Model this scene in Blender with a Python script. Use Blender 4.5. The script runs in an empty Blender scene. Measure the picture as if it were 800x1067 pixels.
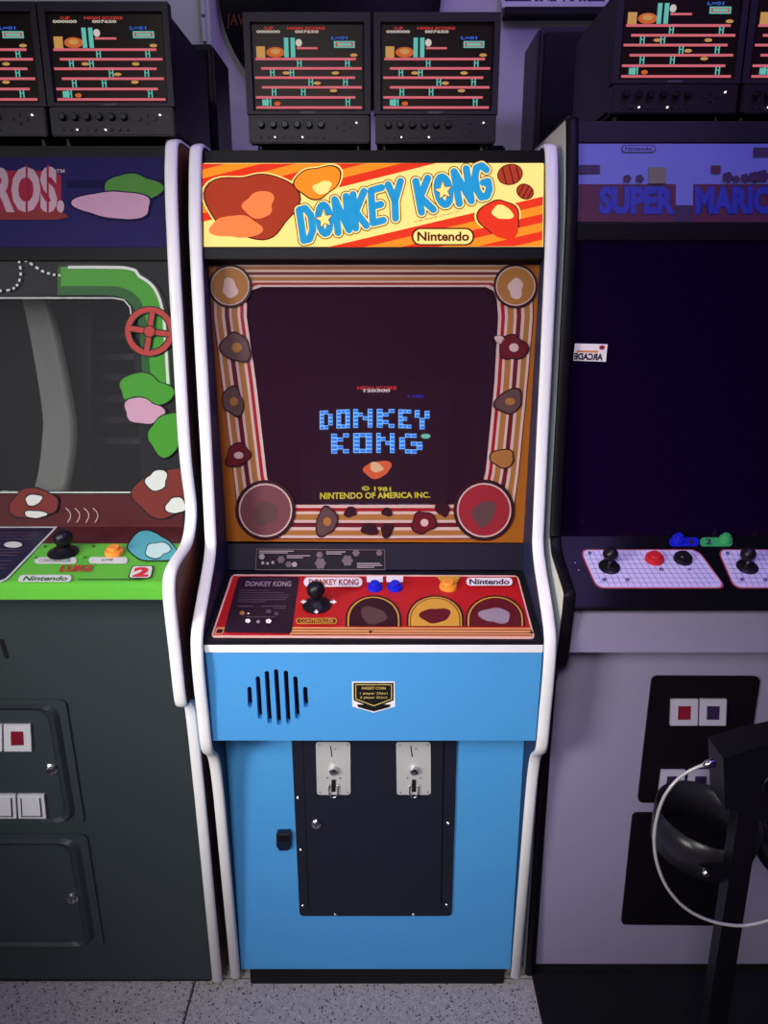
import bpy, bmesh, math, random
from mathutils import Vector
random.seed(7)
SC = bpy.context.scene
COL = SC.collection

# ------------------------------------------------------------------ camera, world, lights, exposure
PITCH = math.radians(16.0); FOC = 801.0; CAM = Vector((0.0175, -1.29, 1.415))
cd = bpy.data.cameras.new('camera'); cd.sensor_width = 36.0; cd.lens = 36.0 * FOC / 1067.0
cd.clip_start = 0.01
co = bpy.data.objects.new('camera', cd); COL.objects.link(co)
co.location = CAM; co.rotation_euler = (math.radians(90) - PITCH, 0, 0)
SC.camera = co
w = bpy.data.worlds.new('world'); SC.world = w; w.use_nodes = True
bg = w.node_tree.nodes['Background']
bg.inputs[0].default_value = (0.028, 0.014, 0.075, 1); bg.inputs[1].default_value = 0.3

def area(name, loc, target, size, power, color, sy=None, spread=180):
    l = bpy.data.lights.new(name, 'AREA'); l.energy = power; l.color = color
    l.shape = 'RECTANGLE' if sy else 'SQUARE'; l.size = size
    if sy: l.size_y = sy
    l.spread = math.radians(spread)
    o = bpy.data.objects.new(name, l); COL.objects.link(o); o.location = loc
    o.rotation_euler = (Vector(target) - Vector(loc)).to_track_quat('-Z', 'Y').to_euler()
    return o
area('aisle_fill', (-1.95, -2.05, 1.6), (-0.10, 0.0, 0.88), 0.7, 5.6, (1.0, 0.98, 0.94), spread=43)  # unseen area light standing in for the broad light from behind the camera
area('overhead_fill', (-0.45, -2.2, 2.3), (-0.05, 0.0, 0.85), 0.7, 5.4, (1.0, 0.97, 0.95), spread=50)  # added out of view as fill, to soften the shadows
area('purple_lamp', (0.75, -0.75, 2.75), (0.45, 0.0, 0.85), 0.5, 14, (0.46, 0.30, 1.0))
area('blue_lamp', (2.1, -0.3, 2.45), (1.0, 0.4, 1.3), 0.4, 3.5, (0.16, 0.12, 1.0))
area('wall_lamp', (0.05, 0.55, 2.75), (0.05, 0.95, 1.9), 0.5, 3.0, (0.68, 0.58, 1.0))
area('door_fill', (-0.95, 0.35, 2.8), (-0.6, 0.95, 1.95), 0.3, 2.2, (0.97, 1.0, 0.92))  # added out of view to brighten the door and left wall
VS = SC.view_settings
VS.view_transform = 'Standard'; VS.look = 'None'; VS.exposure = -0.25; VS.gamma = 1.0
VS.use_curve_mapping = False

# ------------------------------------------------------------------ materials
def lin(c): return tuple(((v/255)/12.92 if v/255 <= 0.04045 else ((v/255+0.055)/1.055)**2.4) for v in c)
_m = {}
def mat(name, rgb, rough=0.5, metal=0.0, spec=0.28, noise=0.0, nscale=300.0, bump=0.0, coat=0.0):
    if name in _m: return _m[name]
    m = bpy.data.materials.new(name); m.use_nodes = True; _m[name] = m
    nt = m.node_tree; b = nt.nodes['Principled BSDF']
    c = lin(rgb)
    b.inputs['Base Color'].default_value = (*c, 1); b.inputs['Roughness'].default_value = rough
    b.inputs['Metallic'].default_value = metal; b.inputs['Specular IOR Level'].default_value = spec
    b.inputs['Coat Weight'].default_value = coat
    if noise or bump:
        tc = nt.nodes.new('ShaderNodeTexCoord'); n = nt.nodes.new('ShaderNodeTexNoise')
        n.inputs['Scale'].default_value = nscale; n.inputs['Detail'].default_value = 3
        nt.links.new(tc.outputs['Object'], n.inputs['Vector'])
        if noise:
            r = nt.nodes.new('ShaderNodeValToRGB')
            r.color_ramp.elements[0].position = 0.3; r.color_ramp.elements[1].position = 0.7
            r.color_ramp.elements[0].color = (*[v*(1-noise) for v in c], 1)
            r.color_ramp.elements[1].color = (*[min(1, v*(1+noise)) for v in c], 1)
            nt.links.new(n.outputs['Fac'], r.inputs[0]); nt.links.new(r.outputs[0], b.inputs['Base Color'])
        if bump:
            bp = nt.nodes.new('ShaderNodeBump'); bp.inputs['Strength'].default_value = bump
            bp.inputs['Distance'].default_value = 0.001
            nt.links.new(n.outputs['Fac'], bp.inputs['Height']); nt.links.new(bp.outputs[0], b.inputs['Normal'])
    return m
def emi(name, rgb, s=1.0):
    if name in _m: return _m[name]
    m = bpy.data.materials.new(name); m.use_nodes = True; _m[name] = m
    b = m.node_tree.nodes['Principled BSDF']; c = lin(rgb)
    b.inputs['Base Color'].default_value = (*[v*0.2 for v in c], 1); b.inputs['Roughness'].default_value = 0.6; b.inputs['Specular IOR Level'].default_value = 0.08
    b.inputs['Emission Color'].default_value = (*c, 1); b.inputs['Emission Strength'].default_value = s
    return m
def glass(name, tint, refl_tint=(0.40, 0.13, 0.28), haze=0.04, rough=0.03):
    if name in _m: return _m[name]
    m = bpy.data.materials.new(name); m.use_nodes = True; _m[name] = m
    nt = m.node_tree; nt.nodes.clear()
    out = nt.nodes.new('ShaderNodeOutputMaterial'); mx = nt.nodes.new('ShaderNodeMixShader')
    t = nt.nodes.new('ShaderNodeBsdfTransparent'); g = nt.nodes.new('ShaderNodeBsdfGlossy')
    fr = nt.nodes.new('ShaderNodeFresnel'); fr.inputs[0].default_value = 1.45
    t.inputs[0].default_value = (*tint, 1); g.inputs['Roughness'].default_value = rough
    nt.links.new(fr.outputs[0], mx.inputs[0]); nt.links.new(t.outputs[0], mx.inputs[1])
    nt.links.new(g.outputs[0], mx.inputs[2])
    df = nt.nodes.new('ShaderNodeBsdfDiffuse'); df.inputs[0].default_value = (*refl_tint, 1)  # diffuse tint stands in for the room's hazy reflection in the glass
    m2 = nt.nodes.new('ShaderNodeMixShader'); m2.inputs[0].default_value = haze
    nt.links.new(mx.outputs[0], m2.inputs[1]); nt.links.new(df.outputs[0], m2.inputs[2]); nt.links.new(m2.outputs[0], out.inputs[0])
    return m
def terrazzo(name):
    m = bpy.data.materials.new(name); m.use_nodes = True; nt = m.node_tree; b = nt.nodes['Principled BSDF']
    tc = nt.nodes.new('ShaderNodeTexCoord')
    def ramp(src, stops):
        r = nt.nodes.new('ShaderNodeValToRGB'); e = r.color_ramp.elements
        e[0].position, e[0].color = stops[0][0], (*stops[0][1], 1); e[1].position, e[1].color = stops[1][0], (*stops[1][1], 1)
        nt.links.new(src, r.inputs[0]); return r.outputs[0]
    n = nt.nodes.new('ShaderNodeTexNoise'); n.inputs['Scale'].default_value = 90; n.inputs['Detail'].default_value = 5
    nt.links.new(tc.outputs['Object'], n.inputs['Vector'])
    base = ramp(n.outputs['Fac'], [(0.3, lin((150, 146, 143))), (0.7, lin((176, 172, 168)))])
    def specks(scale, thr, colr, prev):
        v = nt.nodes.new('ShaderNodeTexVoronoi'); v.inputs['Scale'].default_value = scale
        v.inputs['Randomness'].default_value = 1.0
        nt.links.new(tc.outputs['Object'], v.inputs['Vector'])
        wn = nt.nodes.new('ShaderNodeMath'); wn.operation = 'MULTIPLY'
        sep = nt.nodes.new('ShaderNodeSeparateColor'); nt.links.new(v.outputs['Color'], sep.inputs[0])
        d = nt.nodes.new('ShaderNodeMath'); d.operation = 'LESS_THAN'; d.inputs[1].default_value = thr
        nt.links.new(v.outputs['Distance'], d.inputs[0])
        c = nt.nodes.new('ShaderNodeMath'); c.operation = 'LESS_THAN'; c.inputs[1].default_value = 0.4
        nt.links.new(sep.outputs[0], c.inputs[0])
        nt.links.new(d.outputs[0], wn.inputs[0]); nt.links.new(c.outputs[0], wn.inputs[1])
        mx = nt.nodes.new('ShaderNodeMix'); mx.data_type = 'RGBA'
        nt.links.new(wn.outputs[0], mx.inputs[0]); nt.links.new(prev, mx.inputs[6])
        mx.inputs[7].default_value = (*colr, 1)
        return mx.outputs[2]
    c = specks(150, 0.30, lin((72, 70, 72)), base)
    c = specks(260, 0.40, lin((196, 192, 188)), c)
    c = specks(85, 0.20, lin((44, 42, 46)), c)
    nt.links.new(c, b.inputs['Base Color']); b.inputs['Roughness'].default_value = 0.55
    return m

M_white = mat('white_trim', (232, 230, 232), 0.35)
M_blue = mat('blue_laminate', (74, 150, 212), 0.42, noise=0.05, nscale=500, bump=0.04)
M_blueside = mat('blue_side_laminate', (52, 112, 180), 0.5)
M_black = mat('black_satin', (15, 12, 18), 0.45, spec=0.12, noise=0.1, nscale=400)
M_blackgloss = mat('black_gloss', (14, 12, 18), 0.12)
M_dark = mat('dark_cavity', (8, 7, 10), 0.8)
M_navyblk = mat('navy_black', (24, 26, 40), 0.5, noise=0.12, nscale=600, bump=0.2)
M_chrome = mat('chrome', (214, 212, 212), 0.22, metal=1.0)
M_plate = mat('brushed_plate', (206, 204, 204), 0.45, metal=0.35, noise=0.03)
M_wood = mat('brown_side', (112, 52, 28), 0.45, noise=0.25, nscale=18)
M_darkgrey = mat('grey_green_paint', (46, 54, 57), 0.5, noise=0.10, nscale=500, bump=0.25)
M_lav = mat('pale_grey_laminate', (138, 130, 158), 0.5, noise=0.05, nscale=500)
M_cream = mat('cream_side', (226, 222, 206), 0.5)
M_case = mat('monitor_case', (33, 25, 38), 0.5, noise=0.08, nscale=500)
M_case2 = mat('monitor_strip', (27, 20, 30), 0.45)
M_knob = mat('knob_black', (20, 18, 24), 0.35)
M_wall = mat('wall_paint', (200, 196, 204), 0.8, noise=0.03, nscale=60, bump=0.05)

# ------------------------------------------------------------------ mesh helpers
def link(o, parent=None):
    COL.objects.link(o)
    if parent is not None: o.parent = parent
    return o
def thing(name, label, cat, loc=(0, 0, 0), group=None):
    o = bpy.data.objects.new(name, None); link(o); o.location = loc; o.empty_display_size = 0.05
    o['label'] = label; o['category'] = cat
    if group: o['group'] = group
    return o
def tag(o, label, cat, group=None):
    o['label'] = label; o['category'] = cat
    if group: o['group'] = group
    return o
def base(o):  # world origin of a top-level parent chain (translations only)
    v = Vector((0, 0, 0))
    while o is not None: v += Vector(o.location); o = o.parent
    return v
def meshobj(name, verts, faces, mats, parent=None, fm=None, smooth=False, label=None):
    off = base(parent) if parent is not None else Vector((0, 0, 0))
    me = bpy.data.meshes.new(name); me.from_pydata([tuple(Vector(v)-off) for v in verts], [], faces)
    for m in (mats if isinstance(mats, (list, tuple)) else [mats]): me.materials.append(m)
    if fm: me.polygons.foreach_set('material_index', fm)
    if smooth: me.polygons.foreach_set('use_smooth', [True]*len(me.polygons))
    me.update()
    o = bpy.data.objects.new(name, me); link(o, parent)
    if label: o['label'] = label
    return o
def bmobj(name, bm, m, parent=None, smooth=False, label=None):
    off = base(parent) if parent is not None else Vector((0, 0, 0))
    bmesh.ops.recalc_face_normals(bm, faces=bm.faces)
    bmesh.ops.translate(bm, verts=bm.verts, vec=-off)
    me = bpy.data.meshes.new(name); bm.to_mesh(me); bm.free()
    me.materials.append(m)
    if smooth:
        me.polygons.foreach_set('use_smooth', [True]*len(me.polygons))
    o = bpy.data.objects.new(name, me); link(o, parent)
    if label: o['label'] = label
    return o
def box(name, x0, x1, y0, y1, z0, z1, m, parent=None, bev=0.0015, label=None):
    bm = bmesh.new(); bmesh.ops.create_cube(bm, size=1)
    for v in bm.verts:
        v.co = ((x0+x1)/2+v.co.x*(x1-x0), (y0+y1)/2+v.co.y*(y1-y0), (z0+z1)/2+v.co.z*(z1-z0))
    if bev: bmesh.ops.bevel(bm, geom=bm.edges[:], offset=bev, segments=2, affect='EDGES')
    return bmobj(name, bm, m, parent, label=label)
def prism(name, pts, x0, x1, m, parent=None, bev=0.0, label=None):
    bm = bmesh.new()
    a = [bm.verts.new((x0, y, z)) for y, z in pts]; b = [bm.verts.new((x1, y, z)) for y, z in pts]
    n = len(pts); bm.faces.new(a); bm.faces.new(b[::-1])
    for i in range(n): bm.faces.new((a[i], b[i], b[(i+1) % n], a[(i+1) % n]))
    if bev: bmesh.ops.bevel(bm, geom=bm.edges[:], offset=bev, segments=2, affect='EDGES')
    return bmobj(name, bm, m, parent, label=label)
def slab(name, p0, p1, x0, x1, t, m, parent=None, bev=0.001, label=None):
    """board whose front face runs from p0 to p1 in (y, z), thickness t behind it"""
    d = Vector((p1[0]-p0[0], p1[1]-p0[1])).normalized(); k = (d.y*t, -d.x*t)
    return prism(name, [p0, p1, (p1[0]+k[0], p1[1]+k[1]), (p0[0]+k[0], p0[1]+k[1])], x0, x1, m, parent, bev, label)
def spline(pts, n=6):
    out = []
    P = [pts[0]]+list(pts)+[pts[-1]]
    for i in range(1, len(P)-2):
        p0, p1, p2, p3 = [Vector(q) for q in P[i-1:i+3]]
        for k in range(n):
            t = k/n
            out.append(0.5*((2*p1)+(p2-p0)*t+(2*p0-5*p1+4*p2-p3)*t*t+(3*p1-p0-3*p2+p3)*t**3))
    out.append(Vector(pts[-1])); return out
def trim(name, path, x0, x1, m, parent):
    """rounded plastic edge trim following the front and top edge of a side board"""
    prof = [(x0-.0006, -.002), (x0-.0006, .0012), (x0+.003, .0034), ((x0+x1)/2, .0042), (x1-.003, .0034), (x1+.0006, .0012), (x1+.0006, -.002)]
    V, Fc = [], []
    n = len(path); k = len(prof)
    for i, p in enumerate(path):
        a = path[max(0, i-1)]; b = path[min(n-1, i+1)]
        d = (Vector(b)-Vector(a)).normalized(); nr = Vector((-d.y, d.x))
        for x, h in prof: V.append((x, p[0]+nr.x*h, p[1]+nr.y*h))
    for i in range(n-1):
        for j in range(k-1):
            q = i*k+j; Fc.append((q, q+1, q+k+1, q+k))
    Fc.append(tuple(range(k))); Fc.append(tuple(range((n-1)*k, n*k))[::-1])
    return meshobj(name, V, Fc, m, parent, smooth=True)
def tube(name, pts, r, m, parent=None, seg=10, label=None, rs=None):
    V, Fc = [], []
    pts = [Vector(p) for p in pts]; n = len(pts)
    up = Vector((0.3, 0.2, 0.93))
    for i, p in enumerate(pts):
        d = (pts[min(n-1, i+1)]-pts[max(0, i-1)]).normalized()
        a = d.cross(up)
        if a.length < 1e-4: a = d.cross(Vector((1, 0, 0)))
        a.normalize(); b = d.cross(a); rr = rs[i] if rs else r
        for k in range(seg):
            t = 2*math.pi*k/seg; V.append(p+a*math.cos(t)*rr+b*math.sin(t)*rr)
    for i in range(n-1):
        for k in range(seg): Fc.append((i*seg+k, i*seg+(k+1) % seg, (i+1)*seg+(k+1) % seg, (i+1)*seg+k))
    Fc.append(tuple(range(seg))[::-1]); Fc.append(tuple(range((n-1)*seg, n*seg)))
    return meshobj(name, V, Fc, m, parent, smooth=True, label=label)
def lathe(name, prof, origin, axis, m, parent=None, seg=28, label=None, smooth=True):
    """prof: (radius, height) pairs along axis"""
    ax = Vector(axis).normalized(); a = ax.orthogonal().normalized(); b = ax.cross(a); o = Vector(origin)
    V, Fc = [], []
    for r, h in prof:
        for k in range(seg):
            t = 2*math.pi*k/seg; V.append(o+ax*h+(a*math.cos(t)+b*math.sin(t))*r)
    for i in range(len(prof)-1):
        for k in range(seg): Fc.append((i*seg+k, i*seg+(k+1) % seg, (i+1)*seg+(k+1) % seg, (i+1)*seg+k))
    Fc.append(tuple(range(seg))[::-1]); Fc.append(tuple(range((len(prof)-1)*seg, len(prof)*seg)))
    o2 = meshobj(name, V, Fc, m, parent, smooth=smooth, label=label)
    if smooth:
        bm = bmesh.new(); bm.from_mesh(o2.data)
        for e in bm.edges:
            if len(e.link_faces) == 2 and e.calc_face_angle(0) > 0.7: e.smooth = False
        bm.to_mesh(o2.data); bm.free()
    return o2
def ball(name, c, r, m, parent=None, label=None, sq=1.0):
    return lathe(name, [(max(1e-5, r*math.sin(math.pi*i/14)), -r*math.cos(math.pi*i/14)*sq) for i in range(15)], c, (0, 0, 1), m, parent, 24, label)

# ------------------------------------------------------------------ flat boards in space and prints on them
CP_, SP_ = math.cos(PITCH), math.sin(PITCH)
class Board:
    """a flat face parallel to the x axis through two (y, z) points; at() finds the point of it behind a measured spot"""
    def __init__(s, p0, p1):
        d = Vector((0, p1[0]-p0[0], p1[1]-p0[1])).normalized()
        s.o = Vector((0, *p0)); s.v = d; s.n = Vector((0, -d.z, d.y)); s.p0 = p0; s.p1 = p1
    def at(s, x, y, off=0.0):
        a = (x-400)/FOC; b = -(y-533.5)/FOC
        d = Vector((a, b*SP_+CP_, b*CP_-SP_))
        k = (s.o-CAM).dot(s.n)/d.dot(s.n)
        return CAM+d*k+s.n*off
STEP = 0.00018
class Print:
    """flat ink shapes collected into one thin mesh lying on a board"""
    def __init__(s, board, start=0.0004): s.b = board; s.V = []; s.F = []; s.M = []; s.mats = []; s.h = start
    def mi(s, m):
        if m not in s.mats: s.mats.append(m)
        return s.mats.index(m)
    def raw(s, pts, faces, m):
        k = len(s.V); s.V += [s.b.at(x, y, s.h) for x, y in pts]
        for f in faces: s.F.append(tuple(i+k for i in f)); s.M.append(s.mi(m))
        s.h += STEP; return s
    def poly(s, pts, m): return s.raw(pts, [tuple(range(len(pts)))], m)
    def polys(s, lst, m):
        P, Fs = [], []
        for p in lst: Fs.append(tuple(range(len(P), len(P)+len(p)))); P += p
        return s.raw(P, Fs, m)
    def band(s, A, B, m, closed=True):
        n = len(A); rng = range(n if closed else n-1)
        return s.raw(list(A)+list(B), [(i, (i+1) % n, n+(i+1) % n, n+i) for i in rng], m)
    def text(s, body, q, m, off=0.0, shear=0.0):
        """q: four corners TL, TR, BR, BL"""
        V, Fs, (x0, y0, x1, y1) = text2d(body, off, shear)
        P = []
        for x, y in V:
            u = (x-x0)/(x1-x0); v = 1-(y-y0)/(y1-y0)
            P.append(tuple((q[0][i]*(1-u)+q[1][i]*u)*(1-v)+(q[3][i]*(1-u)+q[2][i]*u)*v for i in (0, 1)))
        return s.raw(P, Fs, m)
    def build(s, name, parent, label=None):
        # winding towards the board normal
        Fs = []
        for f in s.F:
            a = s.V[f[0]]; nn = Vector((0, 0, 0))
            for i in range(1, len(f)-1): nn += (s.V[f[i]]-a).cross(s.V[f[i+1]]-a)
            Fs.append(f if nn.dot(s.b.n) > 0 else f[::-1])
        return meshobj(name, s.V, Fs, s.mats, parent, fm=s.M, label=label)
_t = {}
def text2d(body, off=0.0, shear=0.0):
    def raw(o_):
        c = bpy.data.curves.new('t', 'FONT'); c.body = body; c.size = 1; c.offset = o_; c.shear = shear; c.resolution_u = 3
        o = bpy.data.objects.new('t', c); COL.objects.link(o)
        dg = bpy.context.evaluated_depsgraph_get(); dg.update()
        me = bpy.data.meshes.new_from_object(o.evaluated_get(dg))
        V = [(v.co.x, v.co.y) for v in me.vertices]; Fs = [tuple(p.vertices) for p in me.polygons]
        bpy.data.objects.remove(o); bpy.data.curves.remove(c); bpy.data.meshes.remove(me)
        return V, Fs
    key = (body, off, shear)
    if key not in _t:
        V0, F0 = raw(0.0)
        bb = (min(v[0] for v in V0), min(v[1] for v in V0), max(v[0] for v in V0), max(v[1] for v in V0))
        V, Fs = raw(off) if off else (V0, F0)
        _t[key] = (V, Fs, bb)
    return _t[key]
def rect(x0, y0, x1, y1): return [(x0, y0), (x1, y0), (x1, y1), (x0, y1)]
def rquad(x0, y0, x1, y1): return rect(x0, y0, x1, y1)
def ell(cx, cy, rx, ry=None, n=28, rot=0.0):
    ry = rx if ry is None else ry; c, s_ = math.cos(rot), math.sin(rot)
    return [(cx+rx*math.cos(t)*c-ry*math.sin(t)*s_, cy+rx*math.cos(t)*s_+ry*math.sin(t)*c) for t in [2*math.pi*i/n for i in range(n)]]
def lobes(cx, cy, rx, ry, k=7, amp=0.14, n=70, ph=0.0):
    return [(cx+rx*(1-amp+amp*math.cos(k*t+ph))*math.cos(t), cy+ry*(1-amp+amp*math.cos(k*t+ph))*math.sin(t)) for t in [2*math.pi*i/n for i in range(n)]]
def star(cx, cy, r, n=5, q=0.45, ph=-math.pi/2):
    return [(cx+(r if i % 2 == 0 else r*q)*math.cos(ph+math.pi*i/n), cy+(r if i % 2 == 0 else r*q)*math.sin(ph+math.pi*i/n)) for i in range(2*n)]
def rrect(x0, y0, x1, y1, r, n=5, q=None):
    P = []
    for cx, cy, a in ((x1-r, y0+r, -90), (x1-r, y1-r, 0), (x0+r, y1-r, 90), (x0+r, y0+r, 180)):
        for i in range(n+1):
            t = math.radians(a+90*i/n); P.append((cx+r*math.cos(t), cy+r*math.sin(t)))
    if q:   # map the box onto a quad TL TR BR BL
        R = []
        for x, y in P:
            u = (x-x0)/(x1-x0); v = (y-y0)/(y1-y0)
            R.append(tuple((q[0][i]*(1-u)+q[1][i]*u)*(1-v)+(q[3][i]*(1-u)+q[2][i]*u)*v for i in (0, 1)))
        return R
    return P
def stroke(pts, wd, caps=0.0, closed=False):
    """mitred outline strip of a polyline, as a list of quads"""
    P = [Vector(p) for p in pts]; n = len(P)
    L, R = [], []
    for i in range(n):
        if closed: a, b = P[i-1], P[(i+1) % n]
        else: a, b = P[max(0, i-1)], P[min(n-1, i+1)]
        d1 = (P[i]-a); d2 = (b-P[i])
        if d1.length < 1e-6: d1 = d2
        if d2.length < 1e-6: d2 = d1
        d1 = d1.normalized(); d2 = d2.normalized()
        nr = Vector((-d1.y-d2.y, d1.x+d2.x))
        if nr.length < 1e-4: nr = Vector((-d1.y, d1.x))
        nr.normalize(); k = max(0.5, nr.dot(Vector((-d1.y, d1.x))))
        c = P[i].copy()
        if not closed and caps:
            if i == 0: c -= d2*caps
            if i == n-1: c += d1*caps
        L.append(c+nr*wd/2/k); R.append(c-nr*wd/2/k)
    m = n if closed else n-1
    return [[tuple(L[i]), tuple(L[(i+1) % n]), tuple(R[(i+1) % n]), tuple(R[i])] for i in range(m)]
def pen(pts, wd, closed=False):
    """round-ended pen line as quads and discs"""
    P = [Vector(p) for p in pts]; out = [ell(p.x, p.y, wd/2, n=14) for p in P]
    for i in range(len(P) if closed else len(P)-1):
        a, b = P[i], P[(i+1) % len(P)]; d = (b-a).normalized(); nr = Vector((-d.y, d.x))*wd/2
        out.append([tuple(a+nr), tuple(b+nr), tuple(b-nr), tuple(a-nr)])
    return out
def blob(cx, cy, rx, ry, seed=0, n=48, k=1.0):
    r_ = random.Random(seed); a, b, c = (r_.uniform(0, 6.28) for _ in range(3))
    f = lambda t: k*(1+.13*math.sin(2*t+a)+.09*math.sin(3*t+b)+.05*math.sin(5*t+c))
    return [(cx+rx*f(t)*math.cos(t), cy+ry*f(t)*math.sin(t)) for t in [6.28318*i/n for i in range(n)]]
def clip(poly, q):
    """clip polygon to convex quad q"""
    A = sum(q[i][0]*q[(i+1) % 4][1]-q[(i+1) % 4][0]*q[i][1] for i in range(4))
    s_ = 1 if A > 0 else -1
    for i in range(4):
        a, b = q[i], q[(i+1) % 4]; out = []
        f = lambda p: s_*((b[0]-a[0])*(p[1]-a[1])-(b[1]-a[1])*(p[0]-a[0]))
        for j in range(len(poly)):
            p, r = poly[j], poly[(j+1) % len(poly)]; fp, fr = f(p), f(r)
            if fp >= 0: out.append(p)
            if (fp > 0 and fr < 0) or (fp < 0 and fr > 0):
                t = fp/(fp-fr); out.append((p[0]+(r[0]-p[0])*t, p[1]+(r[1]-p[1])*t))
        poly = out
        if not poly: return poly
    return poly
def plate(name, board, outer, holes, t, m, parent, off=0.0, label=None):
    """sheet of thickness t lying on a board (front face at off), with real holes"""
    ex = Vector((1, 0, 0)); o0 = board.o
    def uv(p):
        q = board.at(p[0], p[1], off)-o0; return q.x, q.dot(board.v)
    c = bpy.data.curves.new('c', 'CURVE'); c.dimensions = '2D'; c.fill_mode = 'BOTH'; c.extrude = t/2
    for lp in [outer]+holes:
        s_ = c.splines.new('POLY'); s_.points.add(len(lp)-1); s_.use_cyclic_u = True
        for i, p in enumerate(lp): u, v = uv(p); s_.points[i].co = (u, v, 0, 1)
    o = bpy.data.objects.new('c', c); COL.objects.link(o)
    dg = bpy.context.evaluated_depsgraph_get(); dg.update()
    me = bpy.data.meshes.new_from_object(o.evaluated_get(dg))
    bpy.data.objects.remove(o); bpy.data.curves.remove(c)
    sh = base(parent) if parent is not None else Vector((0, 0, 0))
    for v in me.vertices:
        v.co = o0+ex*v.co.x+board.v*v.co.y+board.n*(off-t/2+v.co.z)-sh
    me.materials.clear(); me.materials.append(m); me.name = name
    o = bpy.data.objects.new(name, me); link(o, parent)
    if label: o['label'] = label
    return o
def solid(name, board, outline, t, m, parent, off=0.0, label=None):
    """raised flat solid: outline on a board, from off up to off+t"""
    A = [board.at(x, y, off) for x, y in outline]; B = [p+board.n*t for p in A]; n = len(A)
    return meshobj(name, A+B, [tuple(range(n)), tuple(range(2*n-1, n-1, -1))]+[(i, n+i, n+(i+1) % n, (i+1) % n) for i in range(n)], m, parent, label=label)

# ------------------------------------------------------------------ the room
fl = box('floor', -3.2, 3.2, -3.2, 0.95, -0.06, -0.004, mat('floor_bed', (60, 58, 60), 0.8), bev=0)
fl['kind'] = 'structure'
M_terr = terrazzo('terrazzo')
tile_me = None
for i in range(-3, 4):
    for j in range(-3, 1):
        x0 = -0.386+0.9*i; y1 = 0.62+0.9*j+0.3
        if tile_me is None:
            t = box('tile', 0, 0.896, -0.896, 0, -0.012, 0, M_terr, fl, bev=0.0015); tile_me = t.data
        else:
            t = bpy.data.objects.new('tile', tile_me); link(t, fl)
        t.location = (x0+0.002, y1-0.002, 0)
wl = box('wall_back', -3.2, 3.2, 0.95, 1.05, 0, 3.0, M_wall, bev=0); wl['kind'] = 'structure'
bb = box('baseboard_back', -3.2, 3.2, 0.935, 0.95, 0, 0.1, M_black, bev=0.002); bb['kind'] = 'structure'
WB = Board((0.95, 0.0), (0.95, 3.0))
# door in the back wall at the far left
dr = bpy.data.objects.new('door_1', None); link(dr); dr['kind'] = 'structure'; dr['label'] = 'pale grey door behind the left monitors'
a = WB.at(214, 25); b = WB.at(220, 25)
M_door = mat('door_paint', (196, 204, 196), 0.6)
box('door_leaf', a.x-0.85, a.x, 0.925, 0.95, 0.0, 2.35, M_door, dr)
box('door_frame', a.x+0.004, b.x+0.004, 0.918, 0.95, 0.0, 2.4, M_door, dr)
hz = WB.at(215, 22)
for dz in (-0.03, 0.03):
    lathe('hinge', [(0.006, -0.026), (0.006, 0.026)], (a.x+0.002, 0.916, hz.z+dz), (0, 0, 1), M_door, dr, 10)

# round wall sign, framed print, mat
cx, cy, r = 344.0, -4.0, 115.0
c0 = WB.at(cx, cy); rr = (WB.at(cx+r, cy)-c0).length
rs = thing('round_sign', 'round black wall sign with orange letters behind the middle monitors', 'sign', (c0.x, 0.94, c0.z))
lathe('disc', [(rr-0.004, 0), (rr, 0.004), (rr, 0.018), (rr-0.006, 0.022)], (c0.x, 0.949, c0.z), (0, -1, 0), M_black, rs, 64)
pb = Board((0.926, 0.0), (0.926, 3.0)); p = Print(pb)
p.text('JAVA', [(236, 15), (263, 14), (263, 30), (236, 30)], mat('sign_orange', (110, 52, 34), 0.6))
p.build('lettering', rs)
fp = thing('framed_print', 'pale framed print with blue lettering high on the back wall', 'picture')
fb = Board((0.93, 0.0), (0.93, 3.0))
A = fb.at(526, -60); B = fb.at(631, 9)
box('backing', A.x, B.x, 0.93, 0.95, B.z, A.z, mat('print_paper', (62, 58, 110), 0.7), fp)
M_fr = mat('frame_white', (222, 218, 228), 0.5)
fh = B.z-fb.at(526, 4).z
box('frame_rail', A.x-.004, B.x+.004, 0.918, 0.935, B.z-0.002, B.z+abs(fh)+0.002, M_fr, fp)
box('frame_rail', A.x-.004, B.x+.004, 0.918, 0.935, A.z-0.012, A.z, M_fr, fp)
box('frame_stile', A.x-.004, A.x+.004, 0.919, 0.935, B.z, A.z, M_fr, fp)
box('frame_stile', B.x-.004, B.x+.004, 0.919, 0.935, B.z, A.z, M_fr, fp)
p = Print(fb, 0.001); p.text('STEF ZOOR', [(553, -12), (612, -12), (612, 2), (553, 2)], M_fr); p.build('lettering', fp)
A = fb.at(524, 11); B = fb.at(640, 19)
tag(box('dark_wall_strip', A.x, B.x, 0.90, 0.95, B.z, A.z, M_black), 'dark narrow strip on the wall under the framed print', 'rail')  # dark bar along the wall below the frame
M_mat = mat('rubber_mat', (9, 8, 12), 0.8, noise=0.2, nscale=400, bump=0.3)
tag(meshobj('floor_mat', [(0.335, 0.03, 0.0005), (0.335, -0.9, 0.0005), (1.6, -0.9, 0.0005), (1.6, 0.03, 0.0005),
                      (0.338, 0.027, 0.008), (0.338, -0.897, 0.008), (1.597, -0.897, 0.008), (1.597, 0.027, 0.008)],
            [(3, 2, 1, 0), (4, 5, 6, 7), (0, 1, 5, 4), (1, 2, 6, 5), (2, 3, 7, 6), (3, 0, 4, 7)], M_mat),
    'black rubber floor mat in front of the pale right cabinet', 'mat')

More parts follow.
